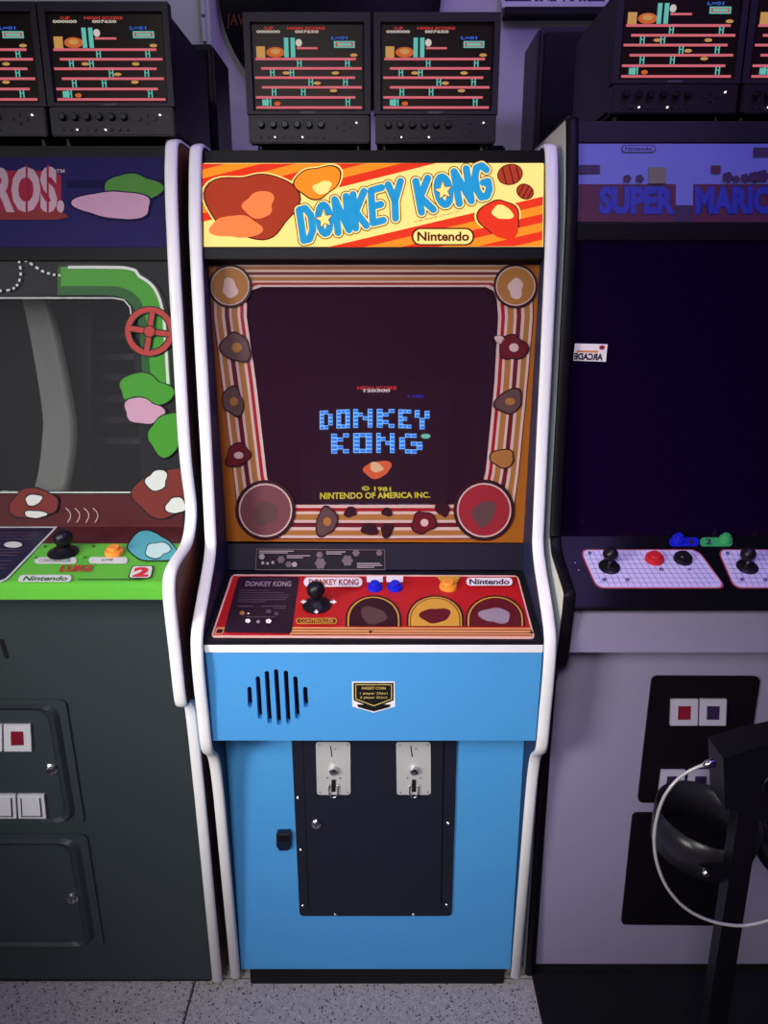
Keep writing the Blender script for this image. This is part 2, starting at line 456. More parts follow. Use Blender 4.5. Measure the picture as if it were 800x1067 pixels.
# ------------------------------------------------------------------ cabinet shell
def shell(root, xl, xr, path, back, top, m_out, m_in, m_trim, t=0.019):
    """two side boards with edge trim, back and top. path: front edge (y, z) from the bottom up to the top front corner"""
    sp = path
    for k, (x0, x1) in enumerate(((xl, xl+t), (xr-t, xr))):
        pts = [(p[0], p[1]) for p in sp]+[(back, top), (back, sp[0][1])]
        V = [(x0, y, z) for y, z in pts]+[(x1, y, z) for y, z in pts]; n = len(pts)
        Fs = [tuple(range(n)), tuple(range(2*n-1, n-1, -1))]+[(i, n+i, n+(i+1) % n, (i+1) % n) for i in range(n)]
        outer_first = (k == 0)
        fm = [0, 1]+[0]*n if outer_first else [1, 0]+[0]*n
        s_ = meshobj('side_panel', V, Fs, [m_out, m_in], root, fm=fm)
        tp = [Vector((p[0], p[1])) for p in sp]
        tp = [Vector((sp[0][0]+0.03, sp[0][1])), Vector((sp[0][0]+0.004, sp[0][1]))]+tp+[Vector((back-0.01, top))]
        # trim is swept on the outer side of the edge
        trim('edge_trim', [q for q in tp], x0, x1, m_trim, s_)
    box('back_panel', xl+t, xr-t, back-0.02, back-0.004, 0.03, top-0.02, M_dark, root)
    box('top_panel', xl+t, xr-t, sp[-1][0]+0.012, back-0.02, top-0.022, top-0.004, M_black, root)

# ================================================================== MAIN CABINET
mc = thing('arcade_cabinet', 'blue arcade cabinet with lit orange marquee and white edges, in the middle', 'arcade cabinet', (0, 0.3, 0))
XL, XR, T = -0.305, 0.305, 0.019
XI0, XI1 = XL+T, XR-T
path = [(0.0, 0.023), (-0.037, 0.494), (-0.046, 0.562)]
path = [Vector(q) for q in path[:2]]+spline([(-0.037, 0.494), (-0.047, 0.560), (-0.062, 0.600), (-0.092, 0.628), (-0.104, 0.655), (-0.109, 0.711), (-0.116, 0.775), (-0.117, 0.832), (-0.104, 0.869), (-0.052, 0.908), (0.0, 0.944), (0.027, 0.974), (0.033, 1.010), (0.043, 1.162), (0.050, 1.326), (0.063, 1.500), (0.080, 1.573), (0.098, 1.625), (0.112, 1.645), (0.135, 1.652)], 5)[1:]
shell(mc, XL, XR, path, 0.78, 1.652, mat('blue_outer', (70, 140, 205), 0.5), mat('inner_side_dark', (34, 44, 76), 0.5), M_white)

B_marq = Board((0.074, 1.486), (0.107, 1.622))
B_glass = Board((0.121, 0.948), (0.103, 1.462))
B_card = Board((0.106, 0.898), (0.121, 0.947))
B_cp = Board((-0.108, 0.850), (0.104, 0.897))
B_front = Board((-0.104, 0.829), (-0.095, 0.652))
B_front = Board((-0.095, 0.652), (-0.104, 0.829))
B_low = Board((0.008, 0.035), (0.000, 0.60))

box('top_rail', XI0, XI1, 0.118, 0.16, 1.622, 1.642, M_black, mc)
# --- marquee
E_y = emi('marquee_cream', (255, 224, 132), 1.20); E_o = emi('marquee_orange', (250, 140, 34), 1.20); E_r = emi('marquee_red', (226, 52, 26), 1.20)
E_b = emi('marquee_blue', (38, 150, 206), 1.14); E_br = emi('marquee_brown', (96, 26, 18), 0.96); E_db = emi('marquee_rust', (172, 58, 34), 1.08)
E_sk = emi('marquee_salmon', (240, 128, 70), 1.20)
mq = slab('marquee', B_marq.p0, B_marq.p1, XI0+.001, XI1-.001, 0.006, E_y, mc)
Q = [(209, 171), (566, 169.5), (564.5, 257), (207.5, 258.5)]
p = Print(B_marq)
def diag(x0, y0, x1, y1, k0, k1):
    return clip([(x0, y0+k0), (x1, y1+k0), (x1, y1+k1), (x0, y0+k1)], Q)
up = [(-9*(i+1), -9*i) for i in range(8)]
for i, (a, b) in enumerate(up):
    g = diag(200, 234, 570, 141, a, b)
    if g: p.poly(g, E_r if i % 2 == 0 else E_o)
for i in range(7):
    g = diag(200, 291, 570, 204, 9*i, 9*i+9)
    if g: p.poly(g, E_r if i % 2 == 0 else E_o)
p.build('stripes', mq, 'orange and red diagonal stripes')
p = Print(B_marq, 0.0035)
def logo(p, word, q, wd, gaps, layers):
    ST = {'D': [([(.12, .02), (.12, .98), (.55, .98), (.88, .72), (.88, .28), (.55, .02)], True)],
          'O': [([(.5+.40*math.cos(t), .5+.44*math.sin(t)) for t in [math.pi*2*i/14 for i in range(14)]], True)],
          'N': [([(.1, 0), (.1, 1), (.9, 0), (.9, 1)], False)],
          'K': [([(.12, 0), (.12, 1)], False), ([(.9, 1), (.22, .48), (.9, 0)], False)],
          'E': [([(.88, .97), (.12, .97), (.12, .03), (.88, .03)], False), ([(.12, .5), (.75, .5)], False)],
          'Y': [([(.06, 1), (.5, .5), (.94, 1)], False), ([(.5, .55), (.5, 0)], False)],
          'G': [([(.9, .82), (.65, .97), (.3, .95), (.1, .68), (.1, .3), (.32, .04), (.68, .04), (.9, .22), (.9, .46), (.58, .46)], False)]}
    n = len(word)
    def mp(u, v):
        v = 1-v
        return tuple((q[0][i]*(1-u)+q[1][i]*u)*(1-v)+(q[3][i]*(1-u)+q[2][i]*u)*v for i in (0, 1))
    for extra, m in layers:
        quads = []
        for k, ch in enumerate(word):
            a = k/n+gaps; b = (k+1)/n-gaps
            for pts, cl in ST[ch]:
                quads += pen([mp(a+(b-a)*x, y) for x, y in pts], wd+extra, closed=cl)
        p.polys(quads, m)
    for k, ch in enumerate(word):
        if ch == 'O':
            c = mp((k+.5)/n, .5)
            p.poly(star(c[0], c[1], 10.5, ph=-1.75), E_br); p.poly(star(c[0], c[1], 9.0, ph=-1.75), E_y)
lay = [(5.4, E_br), (3.6, E_y), (0.8, E_b)]
logo(p, 'DONKEY', [(308, 220), (420, 189), (421, 226), (313, 253)], 6.6, 0.018, lay)
logo(p, 'KONG', [(429, 191), (509, 171), (514, 205), (435, 223)], 6.8, 0.026, lay)
p.build('logo_lettering', mq, 'light blue two-word logo lettering')
p = Print(B_marq, 0.0035)
p.poly(rrect(428.5, 238, 494, 256.5, 9), E_br); p.poly(rrect(430.5, 239.6, 492, 255, 7.6), E_y)
p.text('Nintendo', rquad(435, 242.5, 488, 251.5), E_br, off=0.03)
p.text('\u00a91981 Nintendo of America Inc.', [(431, 231), (479, 219.5), (479.5, 221.5), (431.5, 233)], E_br)
p.build('maker_badge', mq)
p = Print(B_marq, 0.002)
# plain colour patches, a disc and two barrels
for nm, lst in (('colour_patch', [(263, 214, 42, 37, 3, E_db), (246, 237, 24, 13, 8, E_sk), (270, 214, 17, 13, 5, E_sk)]),
                ('colour_patch', [(331, 190, 22, 16.3, 11, E_o), (336, 196, 9, 7, 12, E_y)]),
                ('colour_patch', [(521, 229, 19, 21, 14, E_r), (523, 222, 11, 7, 15, E_y)])):
    p = Print(B_marq, 0.002); x, y, a, b, sd, m = lst[0]
    p.poly(blob(x, y, a+3, b+3, sd), E_y); p.poly(blob(x, y, a+1.4, b+1.4, sd), E_br)
    for x, y, a, b, sd, m in lst: p.poly(blob(x, y, a, b, sd), m)
    p.build(nm, mq)
p = Print(B_marq, 0.003)
for x, y, a, b, rt in ((531, 182.5, 13.5, 11, -.25), (546.5, 200.5, 9.5, 8, .5)):
    p.poly(ell(x, y, a, b, rot=rt), E_br); p.poly(ell(x, y, a-1, b-1, rot=rt), E_db)
    c, s_ = math.cos(rt), math.sin(rt)
    for k in (-.45, 0.1, .6):
        h = b*math.sqrt(1-k*k)*.95
        p.polys(stroke([(x+a*k*c+h*s_, y+a*k*s_-h*c), (x+a*k*c-h*s_, y+a*k*s_+h*c)], 1.3), E_br)
p.build('barrel_print', mq)
slab('marquee_retainer', (0.070, 1.468), (0.073, 1.4875), XI0, XI1, 0.012, M_black, mc)
slab('valance', (0.098, 1.459), (0.082, 1.47), XI0, XI1, 0.01, M_black, mc)

# --- bezel
M_gold = mat('bezel_gold', (150, 84, 24), 0.45); M_bw = mat('bezel_white', (190, 160, 158), 0.45); M_tan = mat('bezel_tan', (150, 98, 50), 0.45)
M_mar = mat('bezel_maroon', (92, 16, 30), 0.45); M_red = mat('bezel_red', (140, 20, 28), 0.45); M_dk = mat('bezel_dark', (46, 14, 26), 0.45)
M_gb = mat('bezel_greybrown', (84, 58, 60), 0.45)
outer = [(200, 262), (580, 262), (560, 580), (220, 580)]
gl = [(214, 274.0), (566, 274.0), (545, 565.5), (234, 564)]
inn = [(272, 299), (389, 299), (506, 299), (514, 303), (517.5, 312), (519, 330), (515, 400), (506, 492), (501, 510), (492, 522), (478, 526), (389, 526), (303, 526), (290, 522), (282, 512), (278, 496), (267, 400), (257, 330), (257, 312), (261, 303)]
out = [(238, 275), (389, 275), (540, 275), (550, 279), (555, 289), (556, 330), (550, 400), (541, 492), (536, 530), (522, 555), (505, 561.5), (389, 562), (270, 561.5), (258, 556), (247, 532), (243, 496), (231, 400), (222, 330), (221, 289), (226, 279)]
bz = plate('bezel', B_glass, gl, [inn], 0.003, M_gold, mc)
p = Print(B_glass)
def mixl(t): return [(a[0]*(1-t)+b[0]*t, a[1]*(1-t)+b[1]*t) for a, b in zip(out, inn)]
fr_ = [(0, .03, M_mar), (.03, .11, M_bw), (.11, .26, M_tan), (.26, .35, M_bw), (.35, .48, M_mar), (.48, .56, M_bw), (.56, .73, M_tan), (.73, .81, M_bw), (.81, .91, M_red), (.91, 1.0, M_bw)]
for a, b, m in fr_: p.band(mixl(a), mixl(b), m); p.h -= STEP*0.9
p.build('striped_border', bz, 'cream, tan and red striped border')
M_med = [M_tan, M_tan, mat('medal_plum', (104, 58, 66), 0.45), mat('medal_red', (138, 34, 46), 0.45)]
for (x, y, r_), m in zip(((240, 298, 22.8), (536.8, 298, 23.2), (276.8, 531, 31.5), (504, 531, 32)), M_med):
    p = Print(B_glass, 0.0035)
    p.poly(ell(x, y, r_), M_dk); p.poly(ell(x, y, r_*.885), M_bw); p.poly(ell(x, y, r_*.835), m)
    p.poly(blob(x, y+r_*.1, r_*.36, r_*.42, int(x)), M_bw if r_ < 30 else M_gb)
    p.build('medallion', bz)
for (x, y, rx, ry, m) in ((246, 362, 15, 17, M_gb), (243, 418, 12, 15, M_gb), (248, 474, 14, 12, M_mar), (534, 362, 14, 15, M_mar), (530, 418, 15, 13, M_gb), (523, 477, 15, 9, M_tan),
                          (340, 543, 12, 15, M_gb), (441, 544, 12, 13, M_mar), (385, 551, 8, 7, M_dk), (365, 533, 6, 6, M_dk), (403, 533, 5, 5, M_dk), (403, 552, 7, 7, M_dk), (461, 530, 7, 8, M_dk), (520, 353.5, 5, 5, M_bw)):
    p = Print(B_glass, 0.003); p.poly(blob(x, y, rx, ry, int(x+y)), M_dk); p.poly(blob(x, y, rx*.88, ry*.88, int(x+y)), m)
    if rx > 10: p.poly(ell(x+1, y, rx*.35, ry*.3), M_bw if m is M_mar else M_tan)
    p.build('border_spot', bz)
gin = [(a[0]+(389-a[0])*.004, a[1]+(412-a[1])*.004) for a in inn]
solid('glass_pane', B_glass, gin, 0.002, glass('smoked_glass', (0.82, 0.78, 0.82)), bz, -0.0025)
# --- picture tube behind the glass
B_crt = Board((0.300, 0.985), (0.540, 1.215))
def crt(board, q, m, parent, name, nu=14, nv=14, bulge=0.012):
    V, Fs = [], []
    for j in range(nv+1):
        for i in range(nu+1):
            u, v = i/nu, j/nv
            x = (q[0][0]*(1-u)+q[1][0]*u)*(1-v)+(q[3][0]*(1-u)+q[2][0]*u)*v
            y = (q[0][1]*(1-u)+q[1][1]*u)*(1-v)+(q[3][1]*(1-u)+q[2][1]*u)*v
            V.append(board.at(x, y, -0.002-bulge*((2*u-1)**2+(2*v-1)**2)))
    for j in range(nv):
        for i in range(nu): k = j*(nu+1)+i; Fs.append((k, k+1, k+nu+2, k+nu+1))
    return meshobj(name, V, Fs, m, parent, smooth=True)
tb = crt(B_crt, [(308, 394), (470, 394), (466, 525), (314, 525)], mat('tube_black', (16, 13, 20), 0.5, spec=0.2), mc, 'picture_tube', bulge=0.004)
C_w = emi('glow_white', (240, 240, 236), 1.3); C_red = emi('glow_red', (236, 70, 56), 1.2); C_bl = emi('glow_blue', (32, 120, 232), 2.0); C_lb = emi('glow_light_blue', (120, 200, 255), 2.1)
C_ye = emi('glow_yellow', (240, 236, 60), 1.2); C_or = emi('glow_orange', (236, 108, 56), 1.3); C_pk = emi('glow_peach', (250, 206, 150), 1.3); C_cy = emi('glow_cyan', (120, 224, 196), 1.2); C_db = emi('glow_deep_blue', (52, 60, 220), 1.2)
p = Print(B_crt, 0.0)
p.text('HIGH SCORE', [(373, 402.5), (413, 402.5), (413, 406), (372, 406)], C_red, off=.02)
p.text('120300', [(379, 405.5), (406, 405.5), (406, 408.5), (379, 408.5)], C_w, off=.03)
p.build('score_lettering', tb); p = Print(B_crt, 0.0)
p.text('L=00', [(425, 411), (441, 411.5), (441, 414.5), (425, 414)], C_db, off=.01)
FONT = {'D': '1110 1001 1001 1001 1110', 'O': '1111 1001 1001 1001 1111', 'N': '1001 1101 1011 1001 1001', 'K': '1001 1010 1100 1010 1001', 'E': '1111 1000 1110 1000 1111', 'Y': '101 101 010 010 010', 'G': '1111 1000 1011 1001 1111'}
FONT['D'] = '110 101 101 101 110'; FONT['O'] = '111 101 101 101 111'; FONT['N'] = '1001 1101 1011 1001 1001'; FONT['E'] = '111 100 110 100 111'; FONT['K'] = '101 110 100 110 101'; FONT['G'] = '0111 1100 1101 1101 0111'
FONT['G'] = '0110 1000 1011 1001 0110'
def blocks(word, xs, ytop, ybot, bow):
    A, Bq = [], []
    for ch, (x0, x1) in zip(word, xs):
        rows = FONT[ch].split(); nc = len(rows[0]); hh = (ybot-ytop)/5; ww = (x1-x0)/nc
        for r_, row in enumerate(rows):
            for c, bit in enumerate(row):
                if bit == '1':
                    X0 = x0+c*ww; X1 = X0+ww; yo = bow*((((X0+X1)/2-390)/60)**2)
                    Y0 = ytop+r_*hh+yo; Y1 = Y0+hh
                    A.append(rect(X0, Y0, X1, Y1)); Bq.append(rect(X0+.75, Y0+.75, X1-.2, Y1-.6))
    return A, Bq
a1, b1 = blocks('DONKEY', [(333, 346.5), (350.5, 364.5), (368, 388), (392.5, 411), (415, 428.5), (432, 447.5)], 426, 445.5, 2.5)
a2, b2 = blocks('KONG', [(345, 363.5), (368, 387.5), (392, 411), (416, 440)], 451.2, 471.8, 1.6)
p.build('level_lettering', tb)
for aa, bb2 in ((a1, b1), (a2, b2)):
    p = Print(B_crt, 0.0); p.polys(aa, C_lb); p.polys(bb2, C_bl); p.build('title_word', tb, 'blue block title word glowing on the tube')
p = Print(B_crt, 0.0); p.poly(ell(443.5, 454.5, 5, 2.6), C_cy); p.build('trade_mark', tb)
p = Print(B_crt, 0.0); p.poly(blob(393, 489, 14, 9, 61), C_or); p.poly(blob(392, 487, 7, 5, 62), C_pk); p.build('colour_patch', tb)
p = Print(B_crt, 0.0)
p.text('\u00a9 1981', [(377, 506.5), (407, 507.5), (407, 512), (377, 511)], C_ye, off=.02)
p.text('NINTENDO OF AMERICA INC.', [(333.5, 513.5), (447.5, 513), (448, 518.5), (333.5, 520)], C_ye, off=.025)
p.build('credit_lettering', tb)
box('monitor_tray', XI0+.001, XI1-.001, 0.13, 0.75, 0.915, 0.93, M_dark, mc)

# --- card panel and control panel
slab('card_panel', B_card.p0, B_card.p1, XI0, XI1, 0.008, mat('card_panel_black', (26, 21, 40), 0.5, spec=0.1), mc)
M_cardbk = mat('card_print', (24, 15, 27), 0.5, spec=0.1); M_inkg = mat('ink_grey', (150, 132, 146), 0.5); M_inkd = mat('ink_dim', (92, 72, 86), 0.5)
cardq = [(266, 571), (402, 572), (402, 594.5), (264.5, 594.5)]
cd_ = solid('instruction_card', B_card, cardq, 0.0012, M_cardbk, mc, 0.0003)
p = Print(B_card, 0.0018)
p.polys(stroke([(267.5, 572), (400.8, 573), (400.8, 593.5), (266.5, 593.5)], .7, closed=True), M_inkd)
for x0, y0, x1 in ((270, 574.2, 306), (270, 576, 300), (299, 579, 323), (299, 581, 316), (340, 575, 360), (340, 577, 356), (372, 587, 396), (372, 589, 398), (372, 591, 390)):
    p.polys(stroke([(x0, y0), (x1, y0)], .9), M_inkg)
for x, y, r_ in ((273, 580, 3.2), (274, 586.5, 1.8), (279, 587, 1.6), (284.5, 586, 1.8), (293, 583, 4), (301, 588, 3.4), (307, 588, 3), (333, 578, 3.6), (334, 587, 6), (362, 584, 6), (371, 576, 4), (395, 576, 3.4)):
    p.poly(lobes(x, y, r_, r_, 6, .1, 30), M_inkg if r_ < 3.3 else M_inkd)
p.build('card_ink', cd_)
cpb = slab('control_panel', B_cp.p0, B_cp.p1, XI0, XI1, 0.02, mat('panel_black', (22, 20, 28), 0.4), mc)
M_cpr = mat('overlay_red', (178, 26, 32), 0.38, noise=0.08, nscale=900); M_cpw = mat('overlay_border', (226, 178, 168), 0.4); M_cpd = mat('overlay_dark', (38, 20, 38), 0.38)
M_cpo = mat('overlay_orange', (224, 152, 96), 0.4); M_ink = mat('ink_white', (232, 222, 226), 0.45); M_gold2 = mat('overlay_gold', (206, 150, 56), 0.4)
ovq = [(241.5, 599), (539.5, 600), (557.5, 666), (219.5, 664.5)]
ov = solid('overlay', B_cp, rrect(0, 0, 300, 66, 4, q=ovq), 0.001, M_cpw, cpb, 0.0002)
p = Print(B_cp, 0.0015)
p.poly([(243, 600.8), (538.3, 601.8), (555, 664), (222, 662.6)], M_cpr)
p.poly([(303.5, 654.2), (552.6, 655), (555, 664), (302, 662.8)], M_cpo)
p.polys([q for k in (656.6, 659.6, 662.2) for q in stroke([(303, k), (554, k+.7)], .9)], M_mar)
p.poly([(226, 654.5), (234.5, 654.5), (232, 661.5), (223, 661.5)], M_cpo); p.poly([(227, 656.5), (233, 656.5), (231.2, 660.8), (225, 660.8)], M_dk)
p.poly(rrect(0, 0, 60, 58, 3, q=[(248.5, 602), (312, 602), (303.5, 661.3), (233, 660)]), M_cpd)
p.text('DONKEY KONG', [(257, 607), (303.5, 607), (303, 612), (255.5, 612)], M_inkg, off=.03)
for x0, y0, x1 in ((262, 604.4, 300), (250, 616.5, 280), (250, 619, 296), (249, 621.5, 301), (249, 624, 300), (248, 626.5, 298), (247, 628.8, 276), (248, 633.6, 264), (272, 633.6, 298), (285, 635.8, 298), (257, 645, 287)):
    p.polys(stroke([(x0, y0), (x1, y0)], .8), M_inkd)
for x, y, r_, m in ((252.5, 641, 3, M_tan), (259, 641.5, 1.2, M_ink), (280, 639.5, 3, M_inkd), (288, 642, 2.5, M_inkd), (258.5, 649.5, 3, M_ink), (269, 650.5, 2.2, M_inkg), (280, 650, 3.2, M_ink)):
    p.poly(lobes(x, y, r_, r_*.8, 5, .1, 30), m)
p.poly(rrect(316.5, 604.3, 377.5, 614.3, 4.8), M_ink)
p.text('DONKEY KONG', rquad(322, 606.3, 373.5, 612.2), M_red, off=.03)
for pts in ([(313, 630), (317, 627.6), (317, 629), (320, 629), (320, 631), (317, 631), (317, 632.4)], [(351, 630.3), (347, 627.9), (347, 629.3), (344, 629.3), (344, 631.3), (347, 631.3), (347, 632.7)], [(329.7, 643), (326.8, 640.4), (328.6, 640.4), (329, 636.6), (330.4, 636.6), (330.8, 640.4), (332.6, 640.4)]):
    p.poly(pts, M_ink)
p.poly(rrect(308.5, 647.2, 351, 653.6, 3), M_gold2); p.poly(rrect(309.6, 648, 350, 652.8, 2.3), M_mar); p.text('CONTROLLER', rquad(312.5, 648.7, 347.5, 652.2), M_gold2, off=.02)
p.poly(rect(382, 603.6, 399, 610), M_ink); p.poly(rect(402.5, 603.6, 420, 610), M_ink)
p.poly([(454, 603.8), (480, 603.8), (475, 611), (460, 611)], M_gold2)
p.poly(rrect(485.5, 605.6, 533.5, 614, 4), M_ink); p.text('Nintendo', rquad(489, 607.2, 530, 612.6), M_cpd, off=.03)
p.build('overlay_ink', ov)
def arch(x0, x1, yt, yb, k, n=16):
    x0 += k; x1 -= k; yt += k*.8; h = min((x1-x0)/2, (yb-yt)*.75); cx_ = (x0+x1)/2; rx = (x1-x0)/2
    return [(x0, yb)]+[(cx_-rx*math.cos(math.pi*i/n), yt+h-h*math.sin(math.pi*i/n)) for i in range(n+1)]+[(x1, yb)]
for (x0, x1, m, m2) in ((360, 418, M_dk, M_gb), (423.5, 483, M_gold2, M_mar), (485, 546.5, M_mar, M_inkg)):
    p = Print(B_cp, 0.004)
    p.poly(arch(x0, x1, 622, 654.5, 0), M_dk); p.poly(arch(x0, x1, 622, 654.5, 2), M_gold2); p.poly(arch(x0, x1, 622, 654.5, 3.6), M_dk); p.poly(arch(x0, x1, 622, 654.5, 4.6), m)
    p.poly(blob((x0+x1)/2, 643.5, (x1-x0)*.24, 8.5, int(x0)), m2)
    p.build('arch_emblem', ov)
def joystick(board, bx, by, ballpx, parent, m=M_knob, rb=0.0165):
    b0 = board.at(bx, by, 0.0015); b1 = board.at(bx, by, 0.0035)
    # shaft leans to the ball seen above the base
    bd = Board((b0.y-0.004, b0.z), (b0.y-0.004, b0.z+1)); top = bd.at(*ballpx)
    j = lathe('joystick', [(0.026, 0.001), (0.026, 0.003), (0.017, 0.006), (0.012, 0.012), (0.006, 0.016)], b0, board.n, m, parent)
    tube('shaft', [b0, top], 0.0048, M_chrome if m is not M_knob else mat('shaft_dark', (60, 58, 62), 0.3, metal=0.8), j)
    ball('ball_top', top, rb, m, j)
    return j
def pushbutton(board, bx, by, m, parent, r=0.0135, label=None):
    b0 = board.at(bx, by, 0.001)
    j = lathe('button', [(r*1.25, 0), (r*1.25, .004), (r*1.12, .0075), (r*.86, .0078)], b0, board.n, m, parent, label=label)
    lathe('plunger', [(r*.8, .0078), (r*.8, .012), (r*.7, .0138)], b0, board.n, m, j)
    return j
joystick(B_cp, 330, 632, (329, 614.5), cpb)
M_btb = mat('button_blue', (26, 34, 190), 0.25); M_bto = mat('button_orange', (232, 140, 52), 0.35)
pushbutton(B_cp, 390.5, 613.5, M_btb, cpb, 0.0115, 'blue start button'); pushbutton(B_cp, 411.5, 613.5, M_btb, cpb, 0.0115, 'blue start button')
pushbutton(B_cp, 467, 612.5, M_bto, cpb, 0.0135, 'orange button')
for x, y in ((386, 659.5), (553.5, 660)): lathe('bolt', [(0.003, 0), (0.003, 0.002), (0.002, 0.003)], B_cp.at(x, y, 0.001), B_cp.n, mat('bolt_dark', (50, 34, 34), 0.4, metal=0.6), cpb, 12)
slab('white_strip', (-0.1075, 0.8285), (-0.1085, 0.8425), XI0, XI1, 0.014, M_white, mc)
# --- blue front with speaker slots
SL = [((259.8, 718), (260.6, 735.5)), ((268.6, 707), (271, 747)), ((277.9, 701.5), (281, 752)), ((287.5, 699.5), (290.8, 753.5)), ((297.7, 701), (300.5, 752.5)), ((307.6, 707), (310, 747)), ((317.8, 718), (318.9, 735.5))]
def capsule(a, b, w_, n=6):
    A, B_ = Vector(a), Vector(b); d = (B_-A).normalized(); nr = Vector((-d.y, d.x))
    t0 = math.atan2(nr.y, nr.x)
    return [tuple(A+Vector((math.cos(t0+math.pi*i/n), math.sin(t0+math.pi*i/n)))*w_) for i in range(n+1)]+[tuple(B_+Vector((math.cos(t0+math.pi+math.pi*i/n), math.sin(t0+math.pi+math.pi*i/n)))*w_) for i in range(n+1)]
def uvpx(pt):            # where a point of the room lies in the photograph
    v = Vector(pt)-CAM; f = Vector((0, CP_, -SP_)); u = Vector((0, SP_, CP_)); z = v.dot(f)
    return (400+FOC*v.x/z, 533.5-FOC*v.dot(u)/z)
fq = [uvpx((x, *yz)) for x, yz in ((XI0+.0005, B_front.p1), (XI1-.0005, B_front.p1), (XI1-.0005, B_front.p0), (XI0+.0005, B_front.p0))]
fpn = plate('front_panel', B_front, fq, [capsule(a, b, 2.35) for a, b in SL], 0.016, M_blue, mc)
sb = [B_front.at(x, y, -0.02) for x, y in ((245, 690), (335, 690), (335, 762), (245, 762))]
meshobj('speaker_cloth', sb+[q+Vector((0, .004, 0)) for q in sb], [(0, 1, 2, 3), (7, 6, 5, 4), (0, 4, 5, 1), (1, 5, 6, 2), (2, 6, 7, 3), (3, 7, 4, 0)], M_dark, fpn)
st = solid('coin_sticker', B_front, [(366.8, 710), (411.3, 710), (411.5, 736), (389.3, 742.3), (367, 736)], 0.0006, M_ink, fpn, 0.0002)
p = Print(B_front, 0.001); M_stb = mat('sticker_black', (26, 22, 20), 0.4); M_stg = mat('sticker_gold', (196, 172, 96), 0.4)
p.poly([(368.2, 711.2), (409.9, 711.2), (410, 729.5), (389.5, 737.8), (368.4, 729.5)], M_stb)
p.poly([(372, 733.6), (379, 733.6), (389.3, 736), (400, 733.6), (407, 733.6), (406, 736.5), (389.4, 741), (373, 736.5)], M_stb)
p.polys(stroke([(370.6, 713), (407.6, 713), (407.8, 728), (389.4, 735), (370.8, 728)], .9, closed=True), M_stg)
p.text('INSERT COIN', rquad(377, 715.3, 401.5, 718), M_stg, off=.015); p.text('1 player 25¢x1', rquad(375, 720.7, 403.5, 723.6), M_stg, off=.01); p.text('2 player 25¢x2', rquad(375, 724.9, 403.5, 727.8), M_stg, off=.01)
p.build('sticker_ink', st)
# --- lower front and coin door
lp = slab('lower_panel', B_low.p0, (B_low.p1[0], 0.66), XI0+.0005, XI1-.0005, 0.016, M_blue, mc)
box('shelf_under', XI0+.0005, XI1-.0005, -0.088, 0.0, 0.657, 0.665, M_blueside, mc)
box('plinth', -0.266, 0.272, 0.004, 0.7, 0.0, 0.036, M_dark, mc)
dframe = solid('coin_door', B_low, rrect(0, 0, 171, 181, 4, q=[(303.8, 766), (475.8, 766), (470.2, 953), (312.3, 953)]), 0.004, M_navyblk, mc, 0.0, 'black steel coin door')
door = solid('door_leaf', B_low, [(316.3, 765), (461.6, 765), (458.6, 943), (322.6, 943)], 0.003, M_navyblk, dframe, 0.004)
for g_ in (stroke([(315.6, 766), (322, 944)], 1.6), stroke([(462.3, 766), (459.2, 944)], 1.6)):
    p = Print(B_low, 0.0044); p.polys(g_, M_dark); p.build('door_gap', dframe)
B_door = Board((B_low.p0[0]-0.0072, B_low.p0[1]), (B_low.p1[0]-0.0072, B_low.p1[1]))
for x in (0.0, 83.6):
    pl = solid('coin_plate', B_door, rrect(0, 0, 36, 54, 3, q=[(329.0+x, 773), (365+x, 773), (365.2+x*1.0, 827.5), (330.2+x*.995, 827.5)]), 0.002, M_plate, dframe, 0.0)
    p = Print(B_door, 0.0025); p.polys(stroke([(344.3+x, 776.3), (345.8+x, 788)], 1.1), M_stb)
    for sx, sy in ((333, 775.5), (362, 775.5), (333.5, 824.5), (362, 824.5), (349.5, 779.5), (341, 809.5), (354.5, 809.5)): p.poly(ell(sx+x, sy, .7, n=8), M_stb)
    p.poly(rrect(345.4+x, 811, 349.6+x, 824, 1), M_stb); p.build('slot', pl)
    lathe('return_button', [(0.0085, 0), (0.0085, .006), (0.007, .010), (0.005, .011)], B_door.at(347.5+x, 801, 0.002), B_door.n, M_chrome, pl, 20)
    U = [B_door.at(px, py, 0.006) for px, py in ((343.2+x, 816), (343.0+x, 824), (345+x, 828), (347.4+x, 829), (350+x, 828), (352+x, 824), (352+x, 816))]
    tube('chute_lip', spline(U, 4), 0.0014, M_chrome, pl, 8)
lk = lathe('lock', [(0.0105, 0), (0.0105, .003), (0.009, .0045), (0.0075, .0045), (0.0072, .007), (0.006, .0075)], B_door.at(329.5, 858, 0.0), B_door.n, M_chrome, dframe, 24)
box('keyway', *(lambda c: (c.x-.0012, c.x+.0012, c.y-.0085, c.y-.004, c.z-.004, c.z+.004))(B_door.at(329.5, 858, 0)), M_stb, lk, 0)
for x, y in ((310.6, 830), (313.4, 884), (315.6, 942), (349.5, 951), (430.5, 951), (465, 941), (466.6, 856.5), (457, 924)):
    lathe('screw', [(0.0034, 0), (0.0034, .0012), (0.002, .0024)], B_low.at(x, y, 0.004), B_low.n, M_chrome, dframe, 12)
lc = solid('latch_cover', B_low, [(289.5, 864), (302.5, 864), (304, 867), (303.5, 879), (300, 883.5), (291.5, 883.5), (288.5, 879), (288.3, 867)], 0.008, mat('latch_plastic', (16, 26, 48), 0.25), mc, 0.0)
solid('latch_tab', B_low, [(290.5, 866.5), (301.8, 866.5), (301.5, 872), (291, 872)], 0.004, M_blackgloss, lc, 0.008)

